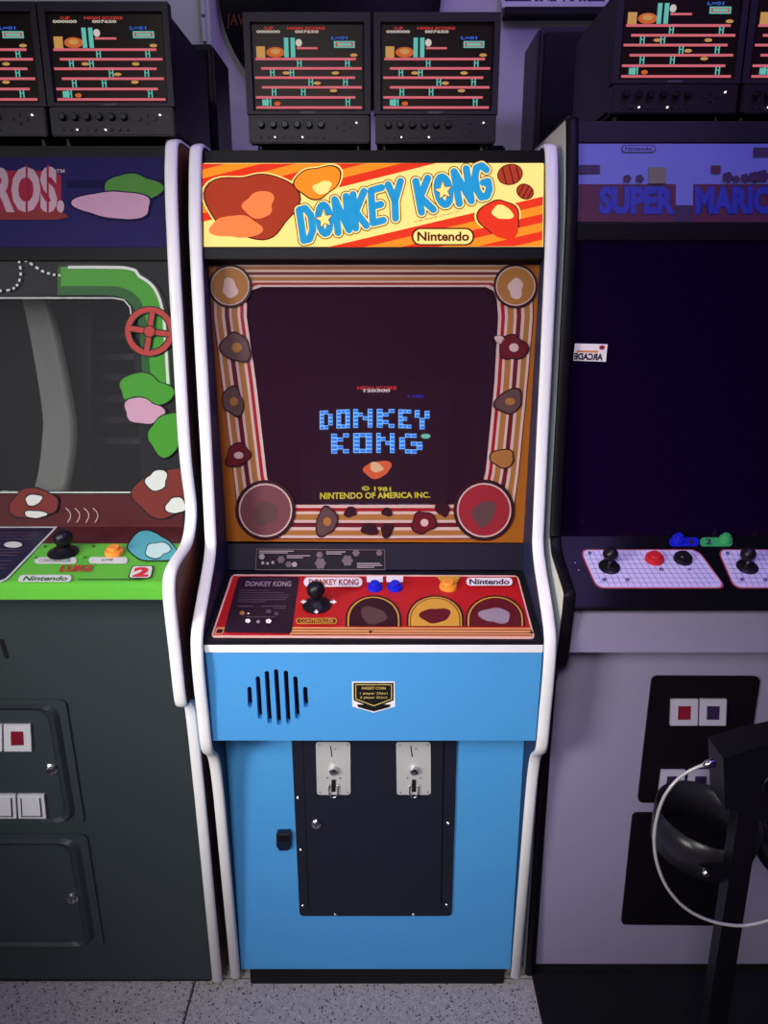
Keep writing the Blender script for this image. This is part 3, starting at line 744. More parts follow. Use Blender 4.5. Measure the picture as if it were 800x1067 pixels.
# ================================================================== LEFT CABINET
lcab = thing('arcade_cabinet', 'dark grey-green arcade cabinet with bright green control panel and white edges', 'arcade cabinet', (-0.6285, 0.3, 0))
LXR = -0.3235; LXL = LXR-0.61; LI1 = LXR-T; LI0 = LXL+T
lpath = [Vector((-0.006, 0.020)), Vector((-0.032, 0.491))]+spline([(-0.032, 0.491), (-0.046, 0.665), (-0.056, 0.705), (-0.080, 0.722), (-0.106, 0.735), (-0.115, 0.833), (-0.122, 0.915), (-0.119, 0.952), (-0.100, 0.977), (-0.055, 0.984), (-0.012, 0.982), (0.016, 0.988), (0.042, 1.008), (0.056, 1.034), (0.055, 1.060), (0.044, 1.100), (0.041, 1.179), (0.052, 1.358), (0.058, 1.452), (0.073, 1.573), (0.088, 1.626), (0.101, 1.650), (0.130, 1.658)], 5)[1:]
lpath = [Vector((-0.006, 0.020)), Vector((-0.032, 0.491))]+spline([(-0.032, 0.491), (-0.046, 0.665), (-0.056, 0.705), (-0.080, 0.722), (-0.106, 0.735), (-0.115, 0.833), (-0.122, 0.910), (-0.121, 0.948), (-0.108, 0.970), (-0.070, 0.979), (-0.012, 0.982), (0.022, 0.992), (0.048, 1.018), (0.055, 1.050), (0.044, 1.110), (0.041, 1.179), (0.052, 1.358), (0.058, 1.452), (0.073, 1.573), (0.088, 1.626), (0.101, 1.650), (0.130, 1.658)], 5)[1:]
shell(lcab, LXL, LXR, lpath, 0.78, 1.658, M_wood, mat('left_inner', (44, 46, 50), 0.5), M_white)
L_marq = Board((0.076, 1.486), (0.112, 1.632)); L_glass = Board((0.088, 0.968), (0.080, 1.480))
z549 = Board((0.088, 0), (0.088, 1)).at(100, 549).z
L_cp = Board((-0.112, 0.957), (0.088, z549))
box('top_rail', LI0, LI1, 0.120, 0.16, 1.630, 1.648, M_black, lcab)
lm = slab('marquee', L_marq.p0, L_marq.p1, LI0, LI1, 0.006, mat('marquee_navy', (38, 32, 80), 0.6, spec=0.08), lcab)
p = Print(L_marq)
M_lr = mat('lm_red', (150, 40, 62), 0.6, spec=0.08); M_lo = mat('lm_rust', (128, 52, 52), 0.6, spec=0.08); M_lp = mat('lm_pink', (186, 158, 164), 0.6, spec=0.08); M_lg = mat('lm_green', (78, 132, 58), 0.6, spec=0.08); M_lsk = mat('lm_rose', (190, 148, 168), 0.6, spec=0.08); M_lnv = mat('lm_navy', (24, 20, 60), 0.6, spec=0.08)
p.poly([(-60, 178), (52, 178), (64, 183), (64, 220), (72, 226), (60, 229), (-60, 229)], M_lr)
p.poly([(-60, 219), (62, 219), (72, 226), (60, 229), (-60, 229)], M_lo)
p.poly([(70, 188), (172, 187), (172, 196), (70, 196)], M_lnv)
p.text('BROS.', [(-28, 176.5), (65.5, 176.5), (65.5, 219), (-28, 219)], M_lp, off=.045)
p.text('TM', rquad(59, 176.5, 67.5, 180.5), M_lp, off=.01)
# stencil gaps through the letters
p.polys([rect(x, 172, x+2.2, 222) for x in (-9, 27.0, 49)], M_lr)
p.build('marquee_lettering', lm)
p = Print(L_marq, 0.002)
p.poly(blob(138, 196, 29, 17, 4), M_lnv); p.poly(blob(138, 196, 27, 15, 4), M_lg); p.poly(blob(120, 214, 38, 17, 21), M_lnv); p.poly(blob(120, 214, 36, 15.5, 21), M_lsk)
p.build('colour_patch', lm)
slab('marquee_retainer', (0.072, 1.466), (0.076, 1.4865), LI0, LI1, 0.012, M_black, lcab)
M_lb = mat('left_bezel', (40, 40, 44), 0.45, spec=0.12); M_brick = mat('left_brick', (74, 24, 30), 0.45, noise=0.1, nscale=200)
lq = [uvpx((x, *yz)) for x, yz in ((LI0, L_glass.p1), (LI1, L_glass.p1), (LI1, L_glass.p0), (LI0, L_glass.p0))]
hx0, hx1 = lq[0][0]+30, lq[3][0]+30
hole = [(hx0, 311), (118, 311), (128, 313), (134, 320), (136, 330), (146, 470), (147, 500), (144, 508), (136, 512), (hx1, 512)]
lb = plate('bezel', L_glass, lq, [hole], 0.003, M_lb, lcab)
p = Print(L_glass)
p.poly([(-300, 515), (188, 515), (193, 565), (-300, 565)], M_brick)
M_lwh = mat('left_ink_white', (204, 206, 202), 0.45); M_pg = mat('left_green', (62, 142, 40), 0.45); M_pdg = mat('left_deep_green', (30, 82, 34), 0.45); M_wr = mat('left_wheel_red', (170, 56, 50), 0.45); M_dkg = mat('left_ink_black', (20, 22, 22), 0.45)
p.polys(stroke([(-250, 310.5), (118, 310.5), (129, 312.5), (135.5, 320), (137, 332)], 1.3), M_lwh)
p.polys(stroke([(-250, 513), (151, 513)], 1.2), M_lwh)
p.build('window_border', lb)
p = Print(L_glass, 0.0025)
band_c = spline([(62, 291), (100, 291), (128, 293), (150, 306), (160, 330), (163, 360), (166, 408)], 6)
p.polys(stroke(band_c, 33), M_dkg); p.polys(stroke([q+Vector((-1.5, 2)) for q in band_c], 29), M_pdg); p.polys(stroke([q+Vector((2, -3)) for q in band_c], 20), M_pg)
p.polys(stroke([q+Vector((9.5, -12.5 if i < 14 else -8)) for i, q in enumerate(band_c)], 3), M_lwh)
p.build('green_band', lb, 'plain curved green band')
p = Print(L_glass, 0.0065)
wc = (157, 345)
def ring(c, r0, r1, n=36): return [c_ for c_ in zip(ell(*c, r0, n=n), ell(*c, r1, n=n))]
p.band(ell(*wc, 26.5, n=40), ell(*wc, 18.5, n=40), M_dkg); p.band(ell(*wc, 25.3, n=40), ell(*wc, 19.8, n=40), M_wr)
for a in (0.15, 0.15+math.pi/2):
    d = Vector((math.cos(a), math.sin(a))); p.polys(stroke([Vector(wc)-d*20.5, Vector(wc)+d*20.5], 7.5), M_dkg)
    p.polys(stroke([Vector(wc)-d*21, Vector(wc)+d*21], 5.2), M_wr)
p.poly(ell(*wc, 6.5), M_dkg); p.poly(ell(*wc, 5.4), M_wr)
p.build('wheel_print', lb, 'red spoked wheel')
p = Print(L_glass, 0.0025)
pts = spline([(-6, 272), (8, 268), (20, 269), (32, 274), (44, 282), (56, 286), (66, 287)], 8)
pts2 = spline([(21, 272), (23, 284), (20, 296), (12, 302), (-4, 303)], 8)
for P_ in (pts, pts2):
    acc = 0.0
    for i in range(0, len(P_)-2, 4): p.polys(stroke([P_[i], P_[i+2]], 2.4), M_lwh)
p.build('dotted_line', lb)
M_rust = mat('left_rust', (112, 42, 38), 0.45)
for lst in ([(152, 406, 27, 16, 31, M_pg), (150, 428, 19, 14, 32, M_lsk), (174, 452, 18, 21, 33, M_pg)], [(172, 512, 32, 24, 34, M_rust), (164, 500, 11, 10, 35, M_lwh), (184, 526, 9, 9, 36, M_lwh)], [(36, 524, 28, 13, 37, M_rust), (36, 520, 9, 5, 38, M_lwh), (38, 535, 10, 4, 39, M_lwh)]):
    p = Print(L_glass, 0.0042)
    for x, y, a, b, sd, m in lst: p.poly(blob(x, y, a+1.3, b+1.3, sd), M_dkg); p.poly(blob(x, y, a, b, sd), m)
    p.build('colour_patch', lb)
p = Print(L_glass, 0.0025)
for k in range(4): p.polys(stroke(spline([(69+k*9.5, 529), (73+k*9.5, 533), (74+k*9.5, 538), (71+k*9.5, 544)], 4), 1.0), M_lp)
p.build('curved_marks', lb)
solid('glass_pane', L_glass, hole, 0.002, glass('left_glass', (0.85, 0.85, 0.86), refl_tint=(0.4, 0.4, 0.42), haze=0.04), lb, -0.0028)
# picture tube of the left cabinet: curved pale mask edge in the dark
tubeB = Board((0.19, 0.95), (0.23, 1.47))
tl = crt(tubeB, [(-420, 285), (92, 285), (92, 545), (-420, 545)], mat('left_tube', (4, 4, 6), 0.5, spec=0.1), lcab, 'picture_tube', bulge=0.012)
mk = spline([(40, 284), (56, 315), (69, 368), (80.5, 430), (82, 456), (79, 485), (73, 512), (64, 540)], 5)
wd_ = [26+8*min(1, i/20) for i in range(len(mk))]
V = [tubeB.at(q.x-k, q.y, 0.018) for q, k in zip(mk, wd_)]+[tubeB.at(q.x-7, q.y, 0.024) for q in mk]+[tubeB.at(q.x-3, q.y, 0.030) for q in mk]+[tubeB.at(q.x+1, q.y, 0.012) for q in mk]
n = len(mk)
meshobj('tube_mask', V, [(l_*n+i, l_*n+i+1, (l_+1)*n+i+1, (l_+1)*n+i) for l_ in range(3) for i in range(n-1)], mat('tube_mask_grey', (150, 152, 148), 0.45), tl, smooth=True)
ribB = Board((0.30, 0), (0.30, 1))
for k in range(6):
    a, b = ribB.at(88, 350+k*22), ribB.at(160, 350+k*22); box('tube_rib', a.x, b.x, 0.30, 0.33, a.z-.006, a.z+.006, mat('rib_grey', (70, 60, 72), 0.5), lcab)
box('monitor_tray', LI0+.001, LI1-.001, 0.1, 0.75, 0.9, 0.93, M_dark, lcab)
# control panel
M_grn = mat('panel_green', (92, 176, 58), 0.38, noise=0.04, nscale=400)
lcp = prism('control_panel', [(L_cp.p0[0]-.004, 0.928), (L_cp.p0[0]-.004, L_cp.p0[1]-.006), (L_cp.p0[0]+.003, L_cp.p0[1]), L_cp.p1, (L_cp.p1[0], L_cp.p1[1]-.03), (-0.09, 0.927)], LI0+.001, LI1-.001, M_grn, lcab, bev=0.0015)
L_cp = Board(L_cp.p0, L_cp.p1)
p = Print(L_cp)
p.poly([(-330, 547), (193, 549.5), (189, 566.5), (-330, 566.5)], M_brick); p.build('brick_strip', lcp)
M_navc = mat('left_card_navy', (28, 28, 56), 0.4)
lc2 = solid('instruction_card', L_cp, [(-150, 549.5), (60, 549.5), (7, 605), (1, 607.5), (-180, 607.5)], 0.0008, M_lwh, lcp, 0.0008)
p = Print(L_cp, 0.002); p.poly([(-148, 551), (56.5, 551), (6, 603.6), (0, 606), (-178, 606)], M_navc)
for y in (556, 559.5, 563, 574, 577, 580, 586, 590, 594):
    p.polys(stroke([(-60, y), (46-(y-551)*.95, y)], .7), M_inkd)
p.poly(ell(14, 569.5, 9.5, 3.2), M_lwh)
p.build('card_ink', lc2)
p = Print(L_cp, 0.001)
p.poly(rrect(36, 581, 80, 588, 3.4), M_lwh); p.poly(rrect(92.5, 581, 133, 588, 3.4), M_lwh); p.text('CONTROLLER', rquad(41, 583, 74, 586.3), M_pdg); p.text('JUMP', rquad(106, 583, 118, 586.3), M_pdg)
p.text('LUIGI', [(65, 590), (96, 590), (94, 596), (62, 596)], M_wr, off=.05)
p.poly(rrect(0, 0, 57, 9, 4, q=[(21, 600), (75, 600), (74, 607.5), (18, 607.5)]), M_lwh); p.text('Nintendo', [(26, 601.5), (71, 601.5), (69.5, 606), (24, 606)], M_pdg, off=.03, shear=.15)
p.poly(rrect(0, 0, 26, 13, 3, q=[(137.5, 590.5), (160.5, 590.5), (157.5, 604), (133, 604)]), M_dkg); p.poly(rrect(0, 0, 26, 13, 3, q=[(138.5, 591.2), (159.5, 591.2), (156.6, 603.2), (134.4, 603.2)]), M_lwh)
p.text('2', [(142.5, 593), (155.5, 593), (152.5, 601.7), (139.5, 601.7)], mat('left_two_red', (200, 44, 56), 0.4), off=.06)
p.polys(stroke([(82, 605.2), (150, 605.2)], .9), M_pdg)
p.build('panel_ink', lcp)
M_teal = mat('left_teal', (84, 170, 178), 0.45)
p = Print(L_cp, 0.0015); p.poly(blob(158, 571, 26, 16, 52), M_dkg); p.poly(blob(158, 571, 24.5, 14.7, 52), M_teal); p.poly(blob(164, 574, 13, 9, 9), M_dkg); p.poly(blob(164, 574, 12, 8, 9), mat('left_pale_teal', (196, 226, 222), 0.45)); p.build('colour_patch', lcp)
joystick(L_cp, 66, 577, (65.5, 560.5), lcp)
pushbutton(L_cp, 119.5, 577, M_bto, lcp, 0.0135, 'orange button')
for x, y in ((47, 570), (97, 570), (37.5, 582), (88, 581.5)): lathe('bolt', [(0.003, 0), (0.003, 0.002), (0.002, 0.003)], L_cp.at(x, y, 0.0005), L_cp.n, mat('bolt_green', (60, 120, 44), 0.4), lcp, 12)
# front
L_up = Board((-0.040, 0.720), (-0.080, 0.928)); L_low = Board((0.004, 0.012), (-0.020, 0.930))
slab('lower_panel', L_low.p0, L_low.p1, LI0, LI1, 0.012, M_darkgrey, lcab)
for a, b in (((2, 668), (7, 684)), ((-7, 678), (-2, 694))):
    solid('vent_slot', L_low, capsule(a, b, 2.4), 0.0004, M_dark, lcab, 0.0002)
box('plinth', LI0+.01, LI1-.01, 0.01, 0.7, 0.0, 0.03, M_dark, lcab)
M_frame = mat('door_dark_steel', (40, 46, 50), 0.4, noise=0.1, nscale=500, bump=0.2)
def embossed(q_out, name):
    """raised door frame with rounded corner and recessed leaf"""
    f = solid(name, L_low, rrect(0, 0, 200, 130, 6, q=q_out), 0.004, M_darkgrey, lcab, 0.0)
    def ins(k):
        return [(q_out[0][0]+k, q_out[0][1]+k*.55), (q_out[1][0]-k, q_out[1][1]+k*.55), (q_out[2][0]-k, q_out[2][1]-k*.3), (q_out[3][0]+k, q_out[3][1]-k*.3)]
    def rim(a, b, h0, h1, nm, m):
        A = [L_low.at(*q, h0) for q in rrect(0, 0, 200, 130, 14, q=a)]; B_ = [L_low.at(*q, h1) for q in rrect(0, 0, 200, 130, 14, q=b)]
        n_ = len(A); return meshobj(nm, A+B_, [(i, (i+1) % n_, n_+(i+1) % n_, n_+i) for i in range(n_)], m, f)
    rim(ins(8), ins(12), 0.0042, 0.0115, 'door_rim', M_frame); rim(ins(12), ins(19), 0.0115, 0.0050, 'door_rim', M_frame)
    solid('door_leaf', L_low, rrect(0, 0, 200, 130, 14, q=ins(19)), 0.0016, M_darkgrey, f, 0.0042)
    return f
f1 = embossed([(-170, 728), (69, 728), (89, 857), (-165, 857)], 'coin_door')
f2 = embossed([(-160, 868), (91, 868), (109, 985), (-150, 985)], 'cash_door')
M_cw = mat('coin_white', (196, 196, 200), 0.4); M_rw = mat('coin_red_window', (120, 26, 44), 0.25)
def coinbox(board, q, m_in, parent, off, shape='window', mm=None):
    mm = mm or M_cw
    o = solid('coin_entry', board, q, 0.005, mm, parent, off)
    c = (sum(v[0] for v in q)/4, sum(v[1] for v in q)/4)
    k = .52 if shape == 'window' else .78
    qi = [(c[0]+(v[0]-c[0])*k*.9, c[1]+(v[1]-c[1])*k) for v in q]
    if shape == 'window': solid('window', board, qi, 0.0008, m_in, o, off+0.005)
    else:
        solid('flap', board, qi, 0.0015, mm, o, off+0.005)
        p_ = Print(board, off+0.0068); p_.polys(stroke([qi[0], qi[3], qi[2], qi[1]], 1.1), M_dkg); p_.build('flap_gap', o)
    return o
coinbox(L_low, [(6.5, 752), (34, 752), (35.5, 779.5), (7, 779.5)], M_rw, f1, 0.006)
coinbox(L_low, [(-23, 752), (4.5, 752), (5, 779.5), (-23, 779.5)], M_rw, f1, 0.006)
coinbox(L_low, [(20.5, 824.5), (48, 824.5), (50.5, 849), (22, 849)], M_cw, f1, 0.006, 'flap')
coinbox(L_low, [(-9, 824.5), (18.5, 824.5), (19.8, 849), (-8, 849)], M_cw, f1, 0.006, 'flap')
for par, x, y in ((f1, 54.8, 799.5), (f2, 77, 933)):
    l_ = lathe('lock', [(0.012, 0), (0.012, .002), (0.0085, .004), (0.008, .008), (0.006, .009)], L_low.at(x, y, 0.0058), L_low.n, M_chrome, par, 24)
    c = L_low.at(x, y, 0.0058); box('keyway', c.x-.001, c.x+.001, c.y-.0096, c.y-.004, c.z-.004, c.z+.004, M_stb, l_, 0)

# ================================================================== RIGHT CABINET
rcab = thing('arcade_cabinet', 'pale grey arcade cabinet with black front edges and gridded twin control panel', 'arcade cabinet', (0.623, 0.3, 0))
RXL = 0.318; RXR = RXL+0.63; RI0 = RXL+T; RI1 = RXR-T
rpath = [Vector((0.010, 0.020)), Vector((0.004, 0.60)), Vector((0.0, 0.70))]+spline([(0.0, 0.70), (-0.012, 0.742), (-0.050, 0.770), (-0.074, 0.797), (-0.086, 0.862), (-0.094, 0.915), (-0.090, 0.932), (-0.050, 0.945), (0.008, 0.962), (0.030, 0.985), (0.040, 1.02), (0.052, 1.30), (0.066, 1.523), (0.090, 1.634), (0.106, 1.684), (0.114, 1.690)], 4)[1:]
shell(rcab, RXL, RXR, rpath, 0.78, 1.690, M_cream, M_black, M_black)
R_marq = Board((0.070, 1.521), (0.106, 1.652)); R_glass = Board((0.080, 0.976), (0.070, 1.520)); R_cp = Board((-0.088, 0.903), (0.088, 0.979))
slab('top_rail', (0.107, 1.653), (0.118, 1.688), RI0, RI1, 0.012, M_black, rcab)
rm = slab('marquee', R_marq.p0, R_marq.p1, RI0+.001, RI1-.001, 0.006, M_black, rcab)
p = Print(R_marq)
M_sky = mat('rm_sky', (100, 106, 182), 0.4); M_rb = mat('rm_brick', (72, 26, 50), 0.5, noise=0.15, nscale=150); M_rbl = mat('rm_blue', (38, 46, 150), 0.4); M_rbl2 = mat('rm_blue_dark', (30, 30, 110), 0.4); M_rol = mat('rm_olive', (104, 100, 84), 0.5); M_rdk = mat('rm_dark', (48, 30, 66), 0.5)
p.poly([(602, 150), (930, 150), (928, 232), (602, 231)], M_sky)
p.poly([(601, 192), (704, 192), (703.5, 231.5), (601, 231)], M_rb); p.poly([(722, 192), (930, 192), (928, 232), (721, 231.5)], M_rb); p.poly([(703.5, 214), (721.5, 214), (721, 231.5), (703, 231.5)], M_rdk)
for word, x0, x1 in (('SUPER', 625.5, 700), ('MARIO', 725, 805)):
    p.text(word, rquad(x0, 196.5, x1, 221.5), M_rbl2, off=.075); p.text(word, rquad(x0, 196.5, x1, 221.5), M_rbl, off=.05)
p.poly(rrect(647, 151.6, 682.5, 159.6, 3.8), M_rdk); p.poly(rrect(648, 152.4, 681.5, 158.8, 3), M_sky); p.text('Nintendo', rquad(651, 153.6, 678.5, 157.6), M_rdk, off=.02)
p.poly(rect(602.5, 172.5, 624.5, 181.5), M_rdk); p.poly(rect(740, 173, 750, 181.5), M_rb); p.poly(rect(784, 154.5, 830, 164), M_rdk)
p.poly(rect(675, 175, 693, 191.8), M_rol)                     # plain blocks in place of the little figures
for x, r_ in ((652.5, 4.5), (665.5, 4.5), (757, 6), (766, 4), (775, 5), (784, 6), (793, 7)): p.poly(lobes(x, 191.5-r_, r_, r_, 5, .1, 30), M_rdk)
p.build('marquee_print', rm)
slab('marquee_retainer', (0.066, 1.497), (0.068, 1.5215), RI0, RI1, 0.012, M_black, rcab)
rg = slab('screen_glass', R_glass.p0, (0.0704, 1.498), RI0+.001, RI1-.001, 0.005, mat('screen_purple_tint', (15, 3, 32), 0.16), rcab)  # purple in the base colour stands for the lamps' glow on the glass
B_st = Board((R_glass.p0[0]-.0005, R_glass.p0[1]), (R_glass.p1[0]-.0005, R_glass.p1[1]))
stk = solid('sticker', B_st, [(598.8, 357.8), (632.8, 358.6), (631, 377), (597, 375.6)], 0.0005, M_ink, rcab, 0.0003)
p = Print(B_st, 0.0011); p.polys(stroke([(600.5, 366), (623, 366.5)], 2.0), mat('sticker_orange', (214, 130, 60), 0.5)); p.text('ARCADE', [(627.5, 369), (598.5, 368), (598, 374.2), (627, 375.2)], M_stb, off=.05)
p.poly(ell(627, 362, 3, 2.2), M_red); p.build('sticker_ink', stk)
# control panel
rcp = prism('control_panel', [(R_cp.p0[0]-.003, 0.898), R_cp.p0, R_cp.p1, (R_cp.p1[0]+.004, R_cp.p1[1]-.03), (-0.07, 0.885)], RI0+.0005, RI1-.0005, M_blackgloss, rcab, bev=0.001)
R_cp = Board(R_cp.p0, R_cp.p1)
M_grid = mat('overlay_lavender', (206, 196, 232), 0.4); M_gl = mat('grid_lines', (110, 96, 170), 0.45); M_rim = mat('overlay_rim', (170, 70, 96), 0.45)
for dx, second in ((0.0, False), (143.5, True)):
    q = [(603.5+dx, 572.8), (727+dx, 572.8), (757+dx, 613.4), (621+dx, 613.4)]
    ov = solid('overlay', R_cp, rrect(0, 0, 120, 40, 7, n=6, q=q), 0.0008, M_rim, rcp, 0.0002)
    p = Print(R_cp, 0.0012); q2 = [(605.2+dx, 573.8), (726+dx, 573.8), (754.6+dx, 612.4), (622+dx, 612.4)]
    p.poly(rrect(0, 0, 120, 40, 7, n=6, q=q2), M_grid)
    def mp(u, v): return tuple((q2[0][i]*(1-u)+q2[1][i]*u)*(1-v)+(q2[3][i]*(1-u)+q2[2][i]*u)*v for i in (0, 1))
    for k in range(1, 20): p.polys(stroke([mp(k/20, .02 if 1 < k < 19 else .12), mp(k/20, .98 if 1 < k < 19 else .88)], .55), M_gl); p.h -= STEP
    for k in range(1, 8): p.polys(stroke([mp(.012, k/8), mp(.988, k/8)], .5), M_gl); p.h -= STEP
    p.h += STEP
    p.text('B', rquad(687+dx, 592.3, 691+dx, 595.2), M_rdk, off=.03); p.text('A', rquad(716+dx, 592.3, 720+dx, 595.2), M_rdk, off=.03)
    p.build('overlay_ink', ov)
    j = lathe('joystick', [(0.019, 0.0), (0.019, 0.002), (0.016, .0035), (0.006, .005)], R_cp.at(634.5+dx, 591.5, 0.001), R_cp.n, M_knob, rcp)
    b0 = R_cp.at(634.5+dx, 591.5, 0.003); bd = Board((b0.y-.003, 0), (b0.y-.003, 1)); tp = bd.at(636+dx, 577.5)
    tube('shaft', [b0, tp], 0.004, M_chrome, j); ball('ball_top', tp, 0.0135, M_knob, j)
    pushbutton(R_cp, 681.5+dx, 583.5, mat('button_red', (190, 36, 40), 0.3), rcp, 0.0135, 'red button')
    pushbutton(R_cp, 711+dx, 583.5, M_knob, rcp, 0.0135, 'black button')
    for x, y in ((614, 577), (629, 605), (653.5, 605)): lathe('bolt', [(0.0035, 0), (0.0035, 0.002), (0.002, 0.0032)], R_cp.at(x+dx, y, 0.001), R_cp.n, mat('bolt_grey', (120, 116, 140), 0.3, metal=0.7), rcp, 12)
for x, y in ((598.8, 586.5), (602.4, 594.3)): lathe('bolt', [(0.0028, 0), (0.0028, 0.0015), (0.0018, 0.0022)], R_cp.at(x, y, 0.0005), R_cp.n, M_chrome, rcp, 12)
M_bg = mat('button_green', (60, 160, 96), 0.3)
for x, tx, m, dgt, flip in ((706, 720, M_btb, '1', 1), (755, 738, M_bg, '2', -1)):
    q = solid('start_plate', R_cp, rrect(min(x, tx)-9, 560.5, max(x, tx)+8, 569.5, 4), 0.001, m, rcp, 0.0002)
    p = Print(R_cp, 0.0016); dw = 2.8 if dgt == '2' else 1.2; p.text(dgt, rquad(tx-dw, 562.2, tx+dw, 567.8), M_rdk, off=.03); p.build('digit', q)
    pushbutton(R_cp, x, 563.5, m, rcp, 0.0095)
# pale front panels, black coin plates
R_up = Board((-0.070, 0.810), (-0.073, 0.893)); R_low = Board((0.026, 0.030), (-0.010, 0.80))
slab('front_panel', R_up.p0, R_up.p1, RI0, RI1, 0.014, M_lav, rcab)
slab('lower_panel', R_low.p0, R_low.p1, RI0, RI1, 0.012, M_lav, rcab)
slab('panel_soffit', (-0.010, 0.800), (-0.068, 0.811), RI0, RI1, 0.006, M_lav, rcab, 0)
box('plinth', RI0, RI1, 0.03, 0.7, 0.0, 0.045, M_dark, rcab)
cp1 = solid('coin_door', R_low, rrect(0, 0, 112, 131, 6, q=[(678.5, 703.5), (791.5, 704), (771.5, 836), (663.5, 835)]), 0.004, M_black, rcab, 0.0, 'black coin plate')
cp2 = solid('cash_door', R_low, rrect(0, 0, 112, 116, 5, q=[(658.5, 846), (769.5, 846), (752, 963), (646.5, 962)]), 0.004, M_black, rcab, 0.0, 'black lower door')
M_rlav = mat('coin_lavender', (176, 170, 190), 0.4)
coinbox(R_low, [(697.5, 726.5), (725.5, 726.5), (724.5, 753.3), (696.5, 753.3)], M_rw, cp1, 0.004, mm=M_rlav)
coinbox(R_low, [(727.5, 726.5), (755, 726.5), (754, 753.3), (726.5, 753.3)], M_rdk, cp1, 0.004, mm=M_rlav)
coinbox(R_low, [(687.5, 800), (712.5, 800), (709.5, 824), (684.5, 824)], M_rdk, cp1, 0.004, mm=M_rlav)
coinbox(R_low, [(716.5, 800), (741.5, 800), (739, 824), (713.5, 824)], M_rdk, cp1, 0.004, mm=M_rlav)

# ------------------------------------------------------------------ monitors on the cabinet tops
E_pl = emi('pix_pink', (226, 112, 124), 0.85); E_cy = emi('pix_cyan', (110, 206, 190), 0.8); E_wh = emi('pix_white', (226, 214, 200), 0.8); E_rd = emi('pix_red', (214, 64, 56), 0.8); E_bl = emi('pix_blue', (60, 110, 220), 0.8); E_tn = emi('pix_tan', (214, 160, 90), 0.8); E_og = emi('pix_orange', (216, 108, 52), 0.8)
E_led = emi('led_white', (255, 226, 226), 3.0); M_scr = mat('screen_dark', (34, 22, 18), 0.35, spec=0.12)
MW, MH, MD = 0.211, 0.203, 0.30
SX0, SX1, SZ0, SZ1 = 0.014, 0.198, 0.058, 0.186        # screen within the front
def screen_mesh():
    V, Fs, Ms = [], [], []
    mats = [E_pl, E_cy, E_wh, E_rd, E_bl, E_tn, E_og]; h = [0.0005]
    def add(pts, faces, mi):
        k = len(V)
        for u, v in pts: V.append((SX0+(SX1-SX0)*u, -h[0], SZ0+(SZ1-SZ0)*v))
        for f in faces: Fs.append(tuple(i+k for i in f)); Ms.append(mi)
        h[0] += 0.00008
    def r(x0, y0, x1, y1, mi): add([(x0, y0), (x1, y0), (x1, y1), (x0, y1)], [(0, 1, 2, 3)], mi)
    def tx(s_, x0, y0, x1, y1, mi):
        tv, tf, (a, b, c, d) = text2d(s_, 0.03); add([(x0+(x1-x0)*(x-a)/(c-a), y0+(y1-y0)*(y-b)/(d-b)) for x, y in tv], tf, mi)
    def dot(x, y, rx, ry, mi, n=12): add([(x+rx*math.cos(6.2832*i/n), y+ry*math.sin(6.2832*i/n)) for i in range(n)], [tuple(range(n))], mi)
    tx('1UP', .11, .945, .19, .975, 3); tx('HIGH SCORE', .32, .945, .66, .975, 3)
    tx('000000', .04, .905, .25, .935, 2); tx('007650', .39, .905, .60, .935, 2); tx('L=01', .72, .83, .86, .865, 4)
    r(.03, .615, .11, .75, 5); dot(.205, .68, .085, .062, 6, 18); dot(.205, .69, .045, .032, 5)
    r(.285, .62, .325, .85, 1); r(.345, .62, .385, .85, 1); r(.40, .715, .59, .74, 0); dot(.42, .79, .03, .045, 2)
    r(.74, .73, .93, .81, 1); r(.755, .745, .915, .795, 3); r(.77, .755, .90, .785, 1)
    lv = [(.02, .94, .585), (.07, .99, .475), (.01, .93, .365), (.07, .99, .25), (.01, .93, .13), (.01, .99, .008)]
    for x0, x1, y in lv: r(x0, y, x1, y+.03, 0)
    for i, xs in enumerate(((.40, .84), (.15, .33), (.50, .82), (.16, .43), (.11, .84))):
        y1 = lv[i][2]; y0 = lv[i+1][2]+.03
        for x in xs: r(x, y0, x+.012, y1, 1); r(x+.03, y0, x+.042, y1, 1); r(x, (y0+y1)/2, x+.042, (y0+y1)/2+.012, 1)
    for x, y in ((.92, .64), (.75, .43), (.58, .31), (.73, .22), (.30, .43)): dot(x, y, .035, .02, 5)
    r(.07, .04, .13, .115, 1); dot(.21, .065, .03, .026, 6)
    me = bpy.data.meshes.new('screen_picture'); me.from_pydata(V, [], Fs)
    for m in mats: me.materials.append(m)
    me.polygons.foreach_set('material_index', Ms); me.update(); return me
SCREEN = screen_mesh()
